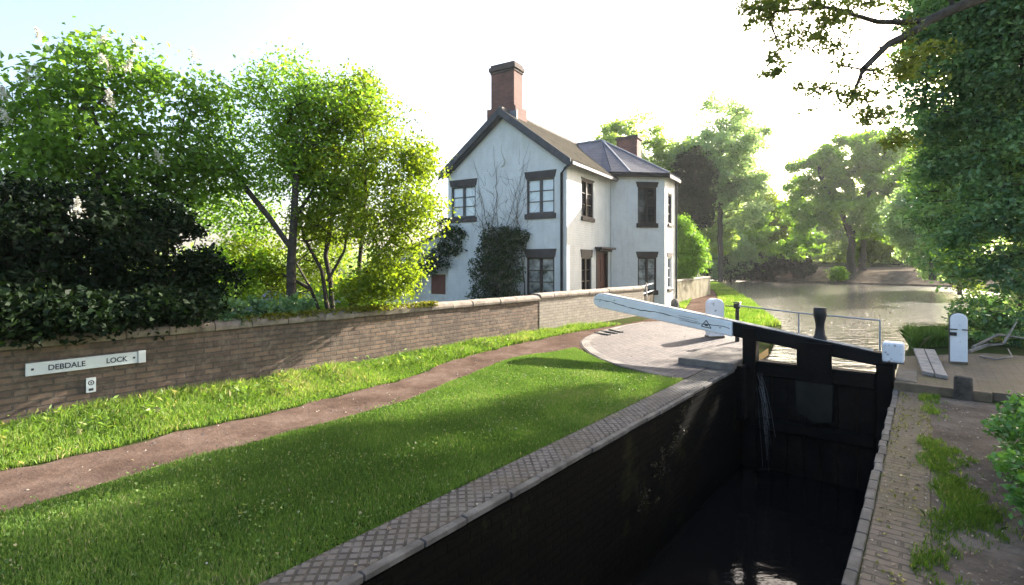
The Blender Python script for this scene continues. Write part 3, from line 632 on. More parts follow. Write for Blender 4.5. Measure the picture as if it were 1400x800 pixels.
mb = MB(); coping(-16, 0, .862, .55, 3, mb); coping(.0, 6.25, .902, .6, 5, mb); mb.build('coping', M['coping'], bw, bevel=.012, seg=2)
# moss on the coping
rng = np.random.default_rng(44); tt = rng.uniform(-7.6, -3.6, 5200); tt = tt[rng.random(len(tt)) < .35+.65*np.sin(tt*2.1)**2]
Pm = np.array([WO+WE*t for t in tt]) + np.array(WN)[None]*rng.uniform(-.2, .085, len(tt))[:, None]; Pm[:, 2] = 1.0+rng.uniform(-.05, .045, len(tt))
tag(link('coping_moss', leaf_mesh('coping_moss', Pm, .05, .035, .8, rng=rng), M['moss']), 'yellow green moss and stonecrop on the wall coping', 'moss', None, 'stuff')
# sign
def on_wall(px): s = (px-700)/700; t = (.72 - s*13.6)/(.643-s*.766); return -t
ts0, ts1 = on_wall(34), on_wall(198)
Ym = (WO+WE*ts0).y; zs1 = H-(497-360)/700*Ym; zs0 = H-(514.5-360)/700*Ym
sg = thing('lock_sign', 'white painted name board fixed to the left of the brick wall', 'sign', WO+WE*ts0+Z_*zs0)
mb = MB(); mb.box(WO, WE, WN, Z_, ts0, ts1-.09, .012, .04, zs0, zs1); mb.build('board', M['signwhite'], sg, bevel=.004)
mb = MB(); mb.box(WO, WE, WN, Z_, ts1-.085, ts1, .012, .05, zs0-.004, zs1+.006); mb.build('end_block', M['signwhite'], sg, bevel=.004)
for t in (ts0+.06, ts1-.13): mb = MB(); mb.box(WO, WE, WN, Z_, t-.012, t+.012, .04, .045, (zs0+zs1)/2-.012, (zs0+zs1)/2+.012); mb.build('fixing_bolt', M['mark'], sg)
def text(body, size, center, ex, ez, n, mat, parent, name='lettering', depth=.002, sx=1.0):
    cu = bpy.data.curves.new(name, 'FONT'); cu.body = body; cu.size = size; cu.extrude = depth; cu.offset = size*.012; cu.align_x = 'CENTER'; cu.align_y = 'CENTER'
    ob = bpy.data.objects.new('tmp', cu); COL.objects.link(ob); dg = bpy.context.evaluated_depsgraph_get(); dg.update()
    me = bpy.data.meshes.new_from_object(ob.evaluated_get(dg)); bpy.data.objects.remove(ob)
    for v in me.vertices: v.co = center + ex*(v.co.x*sx) + ez*v.co.y + n*v.co.z
    me.name = name; return link(name, me, mat, parent)
ht = zs1-zs0; L = ts1-ts0
# the words' spans measured on the board
def tw(px): return on_wall(px)
for word, a, b in (('DEBDALE', 65, 115.5), ('LOCK', 144, 172.5)):
    ta, tb = tw(a), tw(b); o = text(word, ht*.62, WO+WE*((ta+tb)/2)+WN*.0425+Z_*((zs0+zs1)/2-.004), WE, Z_, WN, M['signblack'], sg)
    xs = [ (v.co+ORG[sg]-WO).dot(WE) for v in o.data.vertices]; c0 = (min(xs)+max(xs))/2; k = (tb-ta)/(max(xs)-min(xs))
    for v in o.data.vertices:
        x = (v.co+ORG[sg]-WO).dot(WE); v.co += WE*((c0+(x-c0)*k) - x)
tp0, tp1 = on_wall(117), on_wall(130.5); Yp = (WO+WE*tp0).y; zp1 = H-(517-360)/700*Yp; zp0 = H-(537-360)/700*Yp
pq = thing('number_plate', 'small white plate with a dark round mark below the name board', 'plate', WO+WE*tp0+Z_*zp0)
mb = MB(); mb.box(WO, WE, WN, Z_, tp0, tp1, .012, .03, zp0, zp1); mb.build('plate', M['signwhite'], pq, bevel=.003)
mb = MB(); cp = WO+WE*((tp0+tp1)/2)+WN*.031+Z_*(zp0+(zp1-zp0)*.66); rr = (tp1-tp0)*.33
ring = [cp+WE*(rr*math.cos(k*math.pi/10))+Z_*(rr*math.sin(k*math.pi/10)) for k in range(20)]; ring2 = [cp+(q-cp)*.62 for q in ring]
for k in range(20): mb.quad(ring[k], ring[(k+1) % 20], ring2[(k+1) % 20], ring2[k])
mb.quad(*[cp+WE*(rr*.3*math.cos(k*math.pi/4))+Z_*(rr*.45*math.sin(k*math.pi/4)) for k in range(8)])
mb.box(WO, WE, WN, Z_, tp0+.025, tp1-.025, .0302, .032, zp0+.02, zp0+(zp1-zp0)*.28)
mb.build('round_mark', M['mark'], pq)

# ------------------------------------------------------------------ house
A0 = Vector((1.82, 17, 0)); EG = Vector(HG).normalized(); ER = Vector(HR).normalized()
def HP(a, b, z=0): return A0+EG*a+ER*b+Z_*z
hs = thing('lock_cottage', 'white rendered two storey cottage with slate roofs and a tall brick chimney', 'house', A0)
ZE = 5.3; ZR = 7.2
def panel(mb, o, eh, n, outline, holes, reveal=.13):     # wall plane with openings and their reveals
    pts = [Vector(p) for p in outline]; E = [(i, (i+1) % len(outline)) for i in range(len(outline))]
    for (h0, h1, z0, z1) in holes:
        b = len(pts); pts += [Vector(p) for p in ((h0, z0), (h1, z0), (h1, z1), (h0, z1))]; E += [(b+i, b+(i+1) % 4) for i in range(4)]
    vo, _, fo, _, _, _ = geometry.delaunay_2d_cdt(pts, E, [], 0, 1e-6)
    c = np.array([sum((vo[i] for i in f), Vector((0, 0)))/3 for f in fo]); ok = pip(c, [Vector((p[0], p[1], 0)) for p in outline])
    for (h0, h1, z0, z1) in holes: ok &= ~((c[:, 0] > h0) & (c[:, 0] < h1) & (c[:, 1] > z0) & (c[:, 1] < z1))
    W = lambda h, z, d=0: o+eh*h+Z_*z-n*d
    fs = []
    for f, k in zip(fo, ok):
        if k:
            tri = [W(*vo[i]) for i in f]
            if (tri[1]-tri[0]).cross(tri[2]-tri[0]).dot(n) < 0: tri.reverse()
            mb.quad(*tri)
    for (h0, h1, z0, z1) in holes:
        c4 = [(h0, z0), (h1, z0), (h1, z1), (h0, z1)]
        for i in range(4):
            a, b = c4[i], c4[(i+1) % 4]; mb.quad(W(*a), W(*b), W(*b, reveal), W(*a, reveal))
def window(o, eh, n, h0, h1, z0, z1, fm='framegrey', pm='pane', cols=2, rows=3, lintel=.25, sill=.18, lm='lintel', parent=None, over=.06, trans=False):
    parent = parent or hs; d = .075; mb = MB(); f = .055
    bx = lambda m, a, b, c, e, y0, y1: m.box(o, eh, n, Z_, a, b, y0, y1, c, e)
    bx(mb, h0, h1, z0, z0+f, -.13, -.03); bx(mb, h0, h1, z1-f, z1, -.13, -.03); bx(mb, h0, h0+f, z0+f, z1-f, -.13, -.03); bx(mb, h1-f, h1, z0+f, z1-f, -.13, -.03)
    cw_ = (h1-h0-2*f)/cols
    for k in range(1, cols): x = h0+f+cw_*k; bx(mb, x-.045, x+.045, z0+f, z1-f, -.128, -.035)
    for k in range(1, rows): z = z0+f+(z1-z0-2*f)*k/rows; bx(mb, h0+f, h1-f, z-.014, z+.014, -.115, -.06)
    w_ = mb.build('window', M[fm], parent)
    mb = MB(); bx(mb, h0+.01, h1-.01, z0+.01, z1-.01, -.105, -.095); mb.build('pane', M[pm], w_)
    if lintel:
        mb = MB(); mb.prism([o+eh*x+Z_*z+n*.0 for x, z in ((h0-over*.4, z1), (h1+over*.4, z1), (h1+over*1.4, z1+lintel), (h0-over*1.4, z1+lintel))], n*.025); mb.build('lintel', M[lm], w_)
    if sill:
        mb = MB(); bx(mb, h0-over, h1+over, z0-sill, z0, -.1, .06); mb.build('sill', M[lm], w_, bevel=.008)
    return w_
# openings
gab = [(3.71, 4.84, 3.57, 4.74), (.46, 1.535, 3.55, 4.76), (.46, 1.535, .75, 2.06)]
rw = [(1.2, 2.3, 3.5, 4.83), (1.2, 2.12, .75, 2.06)]
door_b = (2.55, 3.75, .05, 2.3)
mb = MB()
panel(mb, HP(0, 0), EG, -ER, [(0, -.3), (5.0, -.3), (5.0, ZE), (2.5, ZR), (0, ZE)], gab)
panel(mb, HP(0, 0), ER, -EG, [(0, -.3), (4.13, -.3), (4.13, ZE+.1), (0, ZE+.1)], rw+[door_b])
Q = [(0, 4.13), (-.55, 4.56), (-1.76, 5.55), (-1.76, 7.2), (0, 8.7)]
ENS = []
for i in range(4):
    a, b = HP(*Q[i]), HP(*Q[i+1]); e = (b-a).normalized(); n = e.cross(Z_); ENS.append((a, e, n, (b-a).length))
def face_px(a, e, px):
    s = (px-700)/700; d = a - e*0; t = (s*a.y-a.x)/(e.x-s*e.y); return t
aB, eB, nB, LB = ENS[1]; w0, w1 = face_px(aB, eB, 872), face_px(aB, eB, 897.5)
aC, eC, nC, LC = ENS[2]
panel(mb, ENS[0][0], ENS[0][1], ENS[0][2], [(0, -.3), (ENS[0][3], -.3), (ENS[0][3], 5.42), (0, 5.42)], [])
panel(mb, aB, eB, nB, [(0, -.3), (LB, -.3), (LB, 5.42), (0, 5.42)], [(w0, w1, 3.47, 4.92), (w0, w1, .75, 2.08)])
cwn = [(.5, 1.15, 3.5, 4.75), (.45, 1.15, .8, 2.1)]
panel(mb, aC, eC, nC, [(0, -.3), (LC, -.3), (LC, 5.42), (0, 5.42)], cwn)
panel(mb, ENS[3][0], ENS[3][1], ENS[3][2], [(0, -.3), (ENS[3][3], -.3), (ENS[3][3], 5.42), (0, 5.42)], [])
for a, b in (((0, 8.7), (0, 10)), ((0, 10), (5, 10)), ((5, 10), (5, 0))): mb.quad(HP(*a, -.3), HP(*b, -.3), HP(*b, ZE), HP(*a, ZE))
mb.quad(HP(0, 10, ZE), HP(5, 10, ZE), HP(2.5, 10, ZR))
mb.build('wall', M['render'], hs)
window(HP(0, 0), EG, -ER, *gab[0], pm='pane_sky_net'); window(HP(0, 0), EG, -ER, *gab[1], pm='pane_sky_net'); window(HP(0, 0), EG, -ER, *gab[2], fm='darkwood', pm='pane_cur', lintel=.28)
window(HP(0, 0), ER, -EG, *rw[0], fm='darkwood', lintel=.06, over=.03, rows=3, sill=.14); window(HP(0, 0), ER, -EG, *rw[1], fm='darkwood', lintel=.28, rows=3)
window(aB, eB, nB, w0, w1, 3.47, 4.92, fm='darkwood', lintel=.22, rows=4, lm='darkwood'); window(aB, eB, nB, w0, w1, .75, 2.08, fm='darkwood', pm='pane_cur', lintel=.24, lm='darkwood')
window(aC, eC, nC, *cwn[0], fm='framegrey', lintel=.05, rows=3, cols=1, lm='darkwood', sill=.12); window(aC, eC, nC, *cwn[1], fm='whitepaint', lintel=.2, rows=3, cols=1, lm='darkwood', sill=.12)
# door
b0, b1, z0, z1 = door_b; mb = MB(); mb.box(HP(0, 0), ER, -EG, Z_, b0+.09, b1-.09, -.125, -.085, z0, z1-.07)
for (x0, x1, c0, c1) in ((.12, .48, .3, .95), (.58, .92, .3, .95), (.12, .48, 1.15, 2.0), (.58, .92, 1.15, 2.0)): mb.box(HP(0, 0), ER, -EG, Z_, b0+.09+x0*.95, b0+.09+x1*.95, -.088, -.07, c0, c1)
dr = mb.build('door', M['door'], hs)
mb = MB()
for (x0, x1, c0, c1) in ((b0, b0+.085, z0, z1), (b1-.085, b1, z0, z1), (b0+.085, b1-.085, z1-.065, z1)): mb.box(HP(0, 0), ER, -EG, Z_, x0, x1, -.13, .02, c0, c1)
mb.build('door_frame', M['darkwood'], dr)
mb = MB(); mb.box(HP(0, 0), ER, -EG, Z_, b0-.14, b1+.14, .0, .3, 2.38, 2.46); mb.box(HP(0, 0), ER, -EG, Z_, b0-.05, b1+.05, .0, .18, 2.30, 2.378); mb.build('door_hood', M['lintel'], dr, bevel=.01)
mb = MB(); kp = HP(-.0, b0+.2, 1.05)-EG*-.04; mb.tube([HP(.06, b0+.2, 1.05), HP(.02, b0+.2, 1.05)], .03, 8); mb.build('door_knob', M['iron'], dr)
# roof
ov = .22; th = .09
def slab(mb, pts, n, t=th): mb.prism([Vector(p) for p in pts], n*t)
sl = (ZR-ZE)/2.5
mr = MB(); zE = ZE-ov*sl
nR = (-EG*sl+Z_).normalized(); nL = (EG*sl+Z_).normalized()
zo = .03
mr.prism([HP(-ov, -.22, zE+zo), HP(-ov, 4.2, zE+zo), HP(-ov, 10.2, zE+zo), HP(2.5, 10.2, ZR+zo), HP(2.5, -.22, ZR+zo)], nR*th)
mr.prism([HP(5+ov, -.22, zE+zo), HP(2.5, -.22, ZR+zo), HP(2.5, 10.2, ZR+zo), HP(5+ov, 10.2, zE+zo)], nL*th)
rf = mr.build('roof', M['mossroof'], hs)
mb = MB(); mb.tube([HP(2.5, -.2, ZR+zo+.10), HP(2.5, 10.2, ZR+zo+.10)], .09, 8); mb.build('ridge_tiles', M['slab'], rf)
# hipped wing roof over the bay
apx = HP(1.27, 6.4, 7.30); rdg = HP(2.5, 6.4, 7.30); zw = 5.44
cen = (0.2, 6.4); EV_ = []
for a, b in [(.25, 4.0)]+Q[0:]+[(.25, 8.85)]:
    d = Vector((a-1.0, b-6.4)); d = d.normalized()*.2; EV_.append((a+d.x, b+d.y))
EV_[0] = (.35, 3.95); EV_[-1] = (.35, 8.9)
mw = MB(); ring = [HP(a, b, zw) for a, b in EV_]
for i in range(len(ring)-1):
    p3 = [ring[i], ring[i+1], apx]; n = (p3[1]-p3[0]).cross(p3[2]-p3[0]).normalized(); n = n if n.z > 0 else -n; mw.prism(p3, n*.06)
p4 = [HP(2.5, 3.6, 6.0), ring[0], apx, rdg]
for quad_ in ([HP(1.9, 3.9, 5.9), ring[0], apx, rdg], [ring[-1], HP(1.9, 8.95, 5.9), rdg, apx]):
    n = (quad_[1]-quad_[0]).cross(quad_[2]-quad_[0]).normalized(); n = n if n.z > 0 else -n; mw.add([q for q in quad_]+[q+n*.06 for q in quad_], [(4,5,6),(4,6,7),(0,2,1),(0,3,2),(0,1,5,4),(1,2,6,5),(2,3,7,6),(3,0,4,7)])
wr = mw.build('wing_roof', M['slate'], hs)
mb = MB()
for i in (2, 3, 4): mb.tube([ring[i]+Z_*.06, apx+Z_*.09], .055, 6)
mb.tube([apx+Z_*.09, rdg+Z_*.09], .06, 6); mb.build('hip_tiles', M['lead'], wr)
mb = MB()
for i in range(1, len(ring)-2):
    a, b = ring[i], ring[i+1]; e = (b-a).normalized(); n = e.cross(Z_); mb.box(a, e, n, Z_, -.02, (b-a).length+.02, -.03, .05, -.13, -.005)
mb.build('gutter', M['darkwood'], wr)
mb = MB(); mb.box(HP(-ov, -.2, zE), ER, -EG, Z_, 0, 4.25, .0, .09, -.05, .06); mb.build('eaves_gutter', M['greywood'], rf)
mb = MB()
for s_ in (0, 1):
    e0, e1 = ((-ov-.04, zE-.03), (2.5, ZR)) if s_ == 0 else ((5+ov+.04, zE-.03), (2.5, ZR))
    P4 = [HP(e0[0], -.235, e0[1]+.16), HP(e1[0], -.235, e1[1]+.16), HP(e1[0], -.235, e1[1]-.12), HP(e0[0], -.235, e0[1]-.10)]
    mb.prism(P4, ER*-.05)
mb.build('barge_board', M['greywood'], rf, bevel=.006)
mb = MB(); mb.prism([HP(-ov+.03, -.2, zE-.02), HP(2.5, -.2, ZR-.02), HP(5+ov-.03, -.2, zE-.02), HP(5.0, -.2, zE+.0), HP(2.5, -.2, ZR-.17), HP(0, -.2, zE-.0)], ER*.19); mb.build('soffit', M['greywood'], rf)
# chimneys
ch = MB(); ch.box(HP(0, 0), EG, ER, Z_, 2.18, 3.42, .32, 1.15, 6.2, 7.55); ch.box(HP(0, 0), EG, ER, Z_, 2.3, 3.3, .42, 1.02, 7.55, 8.86); c1 = ch.build('chimney', M['chim'], hs)
mb = MB(); mb.box(HP(0, 0), EG, ER, Z_, 2.27, 3.33, .39, 1.05, 8.86, 8.95); mb.box(HP(0, 0), EG, ER, Z_, 2.23, 3.37, .35, 1.09, 8.95, 9.10); mb.box(HP(0, 0), EG, ER, Z_, 2.28, 3.32, .40, 1.04, 9.10, 9.2); mb.build('cap', M['chimcap'], c1, bevel=.01)
mb = MB(); mb.box(HP(0, 0), EG, ER, Z_, 2.1, 2.9, .28, .34, 6.85, 7.35); mb.build('lead_flashing', M['lead'], c1)
ch = MB(); ch.box(HP(0, 0), EG, ER, Z_, .55, 1.6, 9.2, 9.9, 5.5, 8.0); c2 = ch.build('chimney', M['chim'], hs)
mb = MB(); mb.box(HP(0, 0), EG, ER, Z_, .5, 1.65, 9.15, 9.95, 8.0, 8.15); mb.build('cap', M['chimcap'], c2, bevel=.01)
# drainpipes
mb = MB(); mb.tube([HP(-.18, -.12, 5.1), HP(.02, -.10, 5.0), HP(.16, -.07, 4.85), HP(.16, -.07, 0)], .045, 8); mb.build('drainpipe', M['pipe'], hs)
mb = MB(); pz = HP(-.03, 4.08); mb.tube([pz+Z_*5.3, pz], .035, 8); mb.build('drainpipe', M['render'], hs)
mb = MB(); pz = HP(*Q[3])-EG*.06; mb.tube([pz+Z_*5.35, pz], .045, 8); mb.build('drainpipe', M['pipe'], hs)
mb = MB(); mb.box(HP(0, 0), EG, -ER, Z_, -.12, 5.05, .0, .03, -.3, .35); mb.build('plinth', M['grime'], hs)
# scar on the gable
mb = MB(); sc0 = HP(2.55, -.012, 5.35); mb.tube([sc0+EG*x+Z_*z for x, z in ((.0, .75), (.03, .5), (-.05, .3), (-.12, .15), (-.08, .0), (.05, -.05))], [.006, .012, .02, .03, .04, .02], 6); mb.build('render_crack', M['grime'], hs)
# side outhouse and rear roof
an = thing('outhouse', 'low white lean-to with a small brown hatch on the left of the cottage', 'outhouse', HP(5.1, .4))
mb = MB(); panel(mb, HP(5.003, .3), EG, -ER, [(0, -.3), (3.6, -.3), (3.6, 1.9), (0, 3.2)], [(.36, 1.1, .62, 1.42)], .06); mb.quad(HP(8.6, .3, -.3), HP(8.6, 3.2, -.3), HP(8.6, 3.2, 1.9), HP(8.6, .3, 1.9)); mb.build('wall', M['grime'], an)
mb = MB(); mb.box(HP(5.003, .3), EG, -ER, Z_, .37, 1.09, -.055, -.02, .63, 1.41); mb.build('hatch', M['hatch'], an)
mb = MB(); mb.prism([HP(5.003, .15, 3.22), HP(8.8, .15, 1.85), HP(8.8, 3.3, 1.85), HP(5.003, 3.3, 3.22)], Z_*.08); mb.build('roof', M['slate'], an)
rw_ = thing('back_extension', 'dark slated rear wing just showing behind the left of the cottage', 'house wing', HP(5, 5))
mb = MB(); mb.prism([HP(5.004, 3.4, -.3), HP(7.0, 3.4, -.3), HP(7.0, 8, -.3), HP(5.004, 8, -.3)], Z_*4.2); mb.build('wall', M['grime'], rw_)
mb = MB(); mb.prism([HP(5.004, 3.2, 5.05), HP(7.2, 3.2, 3.85), HP(7.2, 8.2, 3.85), HP(5.004, 8.2, 5.05)], Z_*.1); mb.quad(HP(5.004, 3.4, 3.9), HP(7.0, 3.4, 3.9), HP(5.004, 3.4, 5.05)); mb.build('roof', M['slate'], rw_)
# shed beyond the left trees
sx = Vector((-6.6, 16.4, -.9)); sh = thing('garden_shed', 'low slate roofed shed glimpsed behind the tree trunks', 'shed', sx)
sx.z -= .55; e1, e2 = EG, ER; mb = MB(); mb.box(sx, e1, e2, Z_, -1.8, 1.8, -1.2, 1.2, -1.2, 1.35); mb.prism([sx+e1*-1.8+e2*-1.2+Z_*1.35, sx+e1*-1.8+e2*1.2+Z_*1.35, sx+e1*-1.8+Z_*2.2], e1*3.6); mb.build('wall', M['chim'], sh)
mb = MB()
for s_ in (-1, 1): mb.prism([sx+e1*-2+e2*1.4*s_+Z_*1.28, sx+e1*2+e2*1.4*s_+Z_*1.28, sx+e1*2+Z_*2.3, sx+e1*-2+Z_*2.3], Z_*.07)
mb.build('roof', M['slate'], sh)
# gate, garden wall and guard stone by the cottage
ga = WO+WE*6.3+WN*-.12; gb = HP(-1.45, 5.05); ge = (gb-ga).normalized(); gl = (gb-ga).length
gg = thing('garden_gate', 'small grey barred gate between the brick wall and the cottage', 'gate', ga)
gn = ge.cross(Z_)
mb = MB(); mb.tube([ga+Z_*1.0, gb+Z_*1.05], .028, 8); mb.tube([ga+Z_*.72, gb+Z_*.77], .028, 8); mb.build('top_rails', M['galv'], gg)
mb = MB()
for k in range(9): x = .08+(gl-.16)*k/8; mb.box(ga, ge, gn, Z_, x-.05, x+.05, -.015, .015, .05, .62)
mb.build('slats', M['timber'], gg)
mb = MB(); mb.box(ga, ge, gn, Z_, gl*.30, gl*.30+.09, -.05, .05, 0, 1.12); mb.build('gate_post', M['plank'], gg)
gw = thing('garden_wall', 'low cream painted wall running back from the cottage along the path', 'wall', HP(-1.6, 7.4))
mb = MB(); mb.box(HP(-1.55, 7.45), ER, EG, Z_, 0, 9, 0, .25, -.2, 1.0); mb.build('wall', M['cream'], gw); mb = MB(); mb.box(HP(-1.55, 7.45), ER, EG, Z_, -.03, 9.03, -.03, .28, 1.002, 1.08); mb.build('coping', M['coping'], gw, bevel=.01)
gs = G(922.5, 421, 0); t = thing('guard_stone', 'dark rounded guard stone at the corner of the cottage', 'stone', gs)
mb = MB(); mb.lathe(gs, [(.17, 0), (.17, .18), (.14, .3), (.08, .37), (0, .4)], 14); mb.build('stone', M['slab'], t)

# ------------------------------------------------------------------ climbers on the house
def climber(name, label, boxes, n, L, W, mat, seed, stems=None, cat='climber'):
    rng = np.random.default_rng(seed); t = thing(name, label, cat, HP(3, -.3)); Ps = []; rn = []
    for (a0, a1, z0, z1, d0, d1, wgt) in boxes:
        k = max(8, int(n*wgt/26)); c = np.column_stack([rng.uniform(a0, a1, k), rng.uniform(z0, z1, k), rng.uniform(d0, d1, k)])
        ctr = np.array([(a0+a1)/2, (z0+z1)/2]); r2 = ((c[:, 0]-ctr[0])/((a1-a0)/2))**2+((c[:, 1]-ctr[1])/((z1-z0)/2))**2; c = c[r2 < 1.25]
        cl = np.array([HP(a, -d, z) for a, z, d in c]); P, r, _ = clump_leaves(cl, 26, .2, rng, .9)
        Ps.append(P); rn.append(r)
    P = np.concatenate(Ps); r = np.concatenate(rn); dd = (P-np.array(A0)) @ np.array(ER); P = P + np.array(ER)[None]*np.minimum(0, -.03-dd)[:, None]
    link('foliage', leaf_mesh('foliage', P, L, W, .3, r, rng=rng), M[mat], t)
    if stems: stems.build('stems', M['bark_pale'], t)
    return t
r = random.Random(12); ms = MB()
def wander(a, z, da, dz, n, rad, wob=.06):
    p = []; x, y = a, z
    for k in range(n): p.append(HP(x, -.035-.03*r.random(), y)); x += da+r.uniform(-wob, wob); y += dz*r.uniform(.7, 1.3)
    ms.tube(p, [rad*(1-.8*k/n) for k in range(n)], 5); return x, y
for k in range(9): wander(2.2+r.uniform(-.9, .9), .3, r.uniform(-.05, .05), .3, 9, .022)
for a_, z_, da, dz, n_ in ((3.35, 2.9, .045, .21, 10), (3.1, 2.9, .06, .22, 13), (2.9, 3.0, -.0, .22, 12), (2.65, 2.9, .03, .23, 14), (2.4, 3.0, -.05, .2, 12), (2.1, 3.0, -.06, .22, 13), (1.95, 3.0, -.03, .23, 14), (2.0, 3.0, -.09, .2, 9), (3.2, 3.0, .09, .2, 8), (1.75, 3.0, .06, .2, 9)):
    x, y = wander(a_, z_, da, dz, n_, .011)
    for q in range(6): wander(a_+da*r.randint(1, n_-2), z_+dz*r.randint(0, n_-3), r.uniform(-.14, .14), r.uniform(.03, .14), 7, .0055)
for q in range(75): wander(r.uniform(1.65, 3.55), r.uniform(2.7, 3.6), r.uniform(-.12, .12), r.uniform(-.02, .15), 6, .005)
climber('climbing_shrub', 'dark evergreen climber with bare upper stems on the cottage gable', [(1.55, 3.5, .0, 2.2, .1, .75, 300), (1.6, 3.3, 1.6, 3.1, .05, .5, 190), (1.4, 2.0, 2.3, 3.1, .03, .25, 22), (2.9, 3.4, 2.6, 3.3, .03, .2, 14)], 26, .085, .05, 'lf_ivydark', 31, ms)
climber('ivy', 'dark ivy trailing along the outhouse wall below the upper window', [(4.2, 5.0, 2.2, 3.3, .03, .2, 30), (4.7, 5.7, 1.7, 2.6, .03, .3, 46), (5.4, 7.0, 1.5, 2.2, -.2, .15, 60), (6.6, 7.8, .7, 1.8, -.2, .2, 50), (4.9, 5.3, 2.6, 3.6, .03, .15, 16)], 26, .09, .07, 'lf_ivydark', 33)

# ------------------------------------------------------------------ trees, left
def B(px, py, Y, rx, rz, ry=None, w=1): p = AT(px, py, Y); return (p.x, p.y, p.z, rx, ry or rx, rz, w)
def back(px, d):                 # ground point behind the wall on a pixel's ray
    t = on_wall(px); p = WO+WE*t; k = 1+d/p.y; return Vector((p.x*k, p.y*k, .5))
b1_ = back(130, 1.6); b2_ = back(60, 1.9)
lil = make_tree('lilac_tree', 'tall lilac with pale flower spikes above the dark shrub at the left', 'tree', b1_,
    [[b1_, AT(130, 300, 8.1), AT(140, 190, 8.3)], [b2_, AT(50, 300, 8.2), AT(60, 190, 8.3)], [back(220, 1.6), AT(225, 260, 8.8)]],
    [B(70, 130, 8.2, .65, .5), B(145, 100, 8.3, .7, .45), B(215, 130, 8.6, .65, .5), B(30, 200, 8, .7, .7), B(120, 190, 8.2, .9, .65), B(215, 210, 8.7, .8, .6), B(270, 130, 9, .35, .45), B(-40, 180, 8, .7, .9), B(80, 260, 8.0, .9, .5), B(190, 270, 8.5, .8, .5), B(280, 230, 9.2, .6, .7)],
    420, 40, .105, .06, 'lf_lilac', .48, 51, shell=.35, r_tip=.006)
rng = np.random.default_rng(5)
for px, py, Yd in ((148, 95, 7.7), (142, 62, 8.0), (170, 98, 7.8), (190, 70, 8.1), (82, 80, 7.9), (38, 108, 7.6), (8, 140, 7.4), (8, 168, 7.3), (152, 145, 7.6), (222, 225, 8.1), (12, 265, 7.0), (105, 295, 6.75), (8, 305, 6.8), (270, 85, 8.6), (60, 62, 8.0)):
    c = np.array(AT(px, py, Yd)); ax = np.array([rng.normal()*.3, rng.normal()*.3, 1.0]); h = rng.uniform(.16, .24); f = rng.random(150)
    P = c + ax*(f*h)[:, None] + rng.normal(size=(150, 3))*(.045*(1-f*.75))[:, None]
    link('flower_spike', leaf_mesh('flower_spike', P, .028, .026, .2, rng=rng), M['petal'], lil)
bd = back(110, .9)
def over_wall(px, out, z, rx, rz, w=1): p = WO+WE*on_wall(px)+WN*out; return (p.x, p.y, z, rx, rx, rz, w)
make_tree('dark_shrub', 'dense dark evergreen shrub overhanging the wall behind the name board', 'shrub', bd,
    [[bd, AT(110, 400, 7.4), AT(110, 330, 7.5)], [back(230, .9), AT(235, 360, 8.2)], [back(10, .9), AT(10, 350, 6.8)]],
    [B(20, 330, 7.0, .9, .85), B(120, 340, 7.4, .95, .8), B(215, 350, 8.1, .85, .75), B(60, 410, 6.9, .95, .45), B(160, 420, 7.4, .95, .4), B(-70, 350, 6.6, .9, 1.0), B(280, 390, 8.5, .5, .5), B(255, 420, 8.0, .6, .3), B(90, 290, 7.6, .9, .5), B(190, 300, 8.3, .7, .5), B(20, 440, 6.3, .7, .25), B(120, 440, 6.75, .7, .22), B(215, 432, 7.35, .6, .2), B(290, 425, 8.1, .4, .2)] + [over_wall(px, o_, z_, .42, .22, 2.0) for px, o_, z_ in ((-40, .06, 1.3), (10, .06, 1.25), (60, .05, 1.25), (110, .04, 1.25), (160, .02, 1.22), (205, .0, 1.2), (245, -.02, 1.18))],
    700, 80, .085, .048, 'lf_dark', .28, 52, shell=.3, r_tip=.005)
# underplanting on the wall top
rng = np.random.default_rng(71)
def wall_plants(name, label, t0, t1, n, h, off, mat, L, W, seed):
    rng = np.random.default_rng(seed); k = n//24; tt = rng.uniform(t0, t1, k); cl = np.array([WO+WE*t for t in tt])+np.array(WN)[None]*rng.uniform(off[0], off[1], k)[:, None]; cl[:, 2] = .92+rng.random(k)**1.5*h
    P, rn, _ = clump_leaves(cl, 24, .13, rng, .8); t = thing(name, label, 'plant', WO+WE*t0+Z_*.5); link('foliage', leaf_mesh('foliage', P, L, W, .5, rn, rng=rng), M[mat], t); return t
wall_plants('ivy', 'glossy ivy spilling over the wall coping below the thick trunk', -7.9, -6.3, 2600, .35, (-.5, .03), 'lf_ivy', .07, .05, 72)
bA = back(400, 1.0); 
make_tree('ash_tree', 'thick trunked airy tree behind the wall between lilac and maple', 'tree', bA,
    [[bA, AT(398, 360, 9.4), AT(402, 300, 9.5), AT(405, 230, 9.6), AT(395, 150, 9.8)], [AT(398, 340, 9.4), AT(370, 300, 9.4), AT(330, 250, 9.6), AT(300, 210, 9.8)], [AT(402, 300, 9.5), AT(440, 240, 9.9)]],
    [B(300, 295, 10.4, .6, .4, w=.9), B(350, 300, 10.6, .5, .4, w=.8), B(390, 130, 9.8, .75, .6), B(330, 150, 9.6, .8, .65), B(450, 150, 10, .8, .6), B(300, 220, 9.6, .7, .7), B(370, 220, 9.8, .9, .75), B(450, 230, 10.2, .9, .8), B(390, 92, 9.8, .35, .3), B(270, 250, 9.4, .6, .6), B(320, 300, 9.7, .7, .5, w=.5), B(500, 150, 10.2, .6, .5)],
    500, 46, .075, .042, 'lf_mid', .46, 53, shell=.3, r_tip=.0058, maxr=.14, expo=.52, sr=[(.11, .03), (.05, .018), (.045, .018)])
bB = back(455, 1.1)
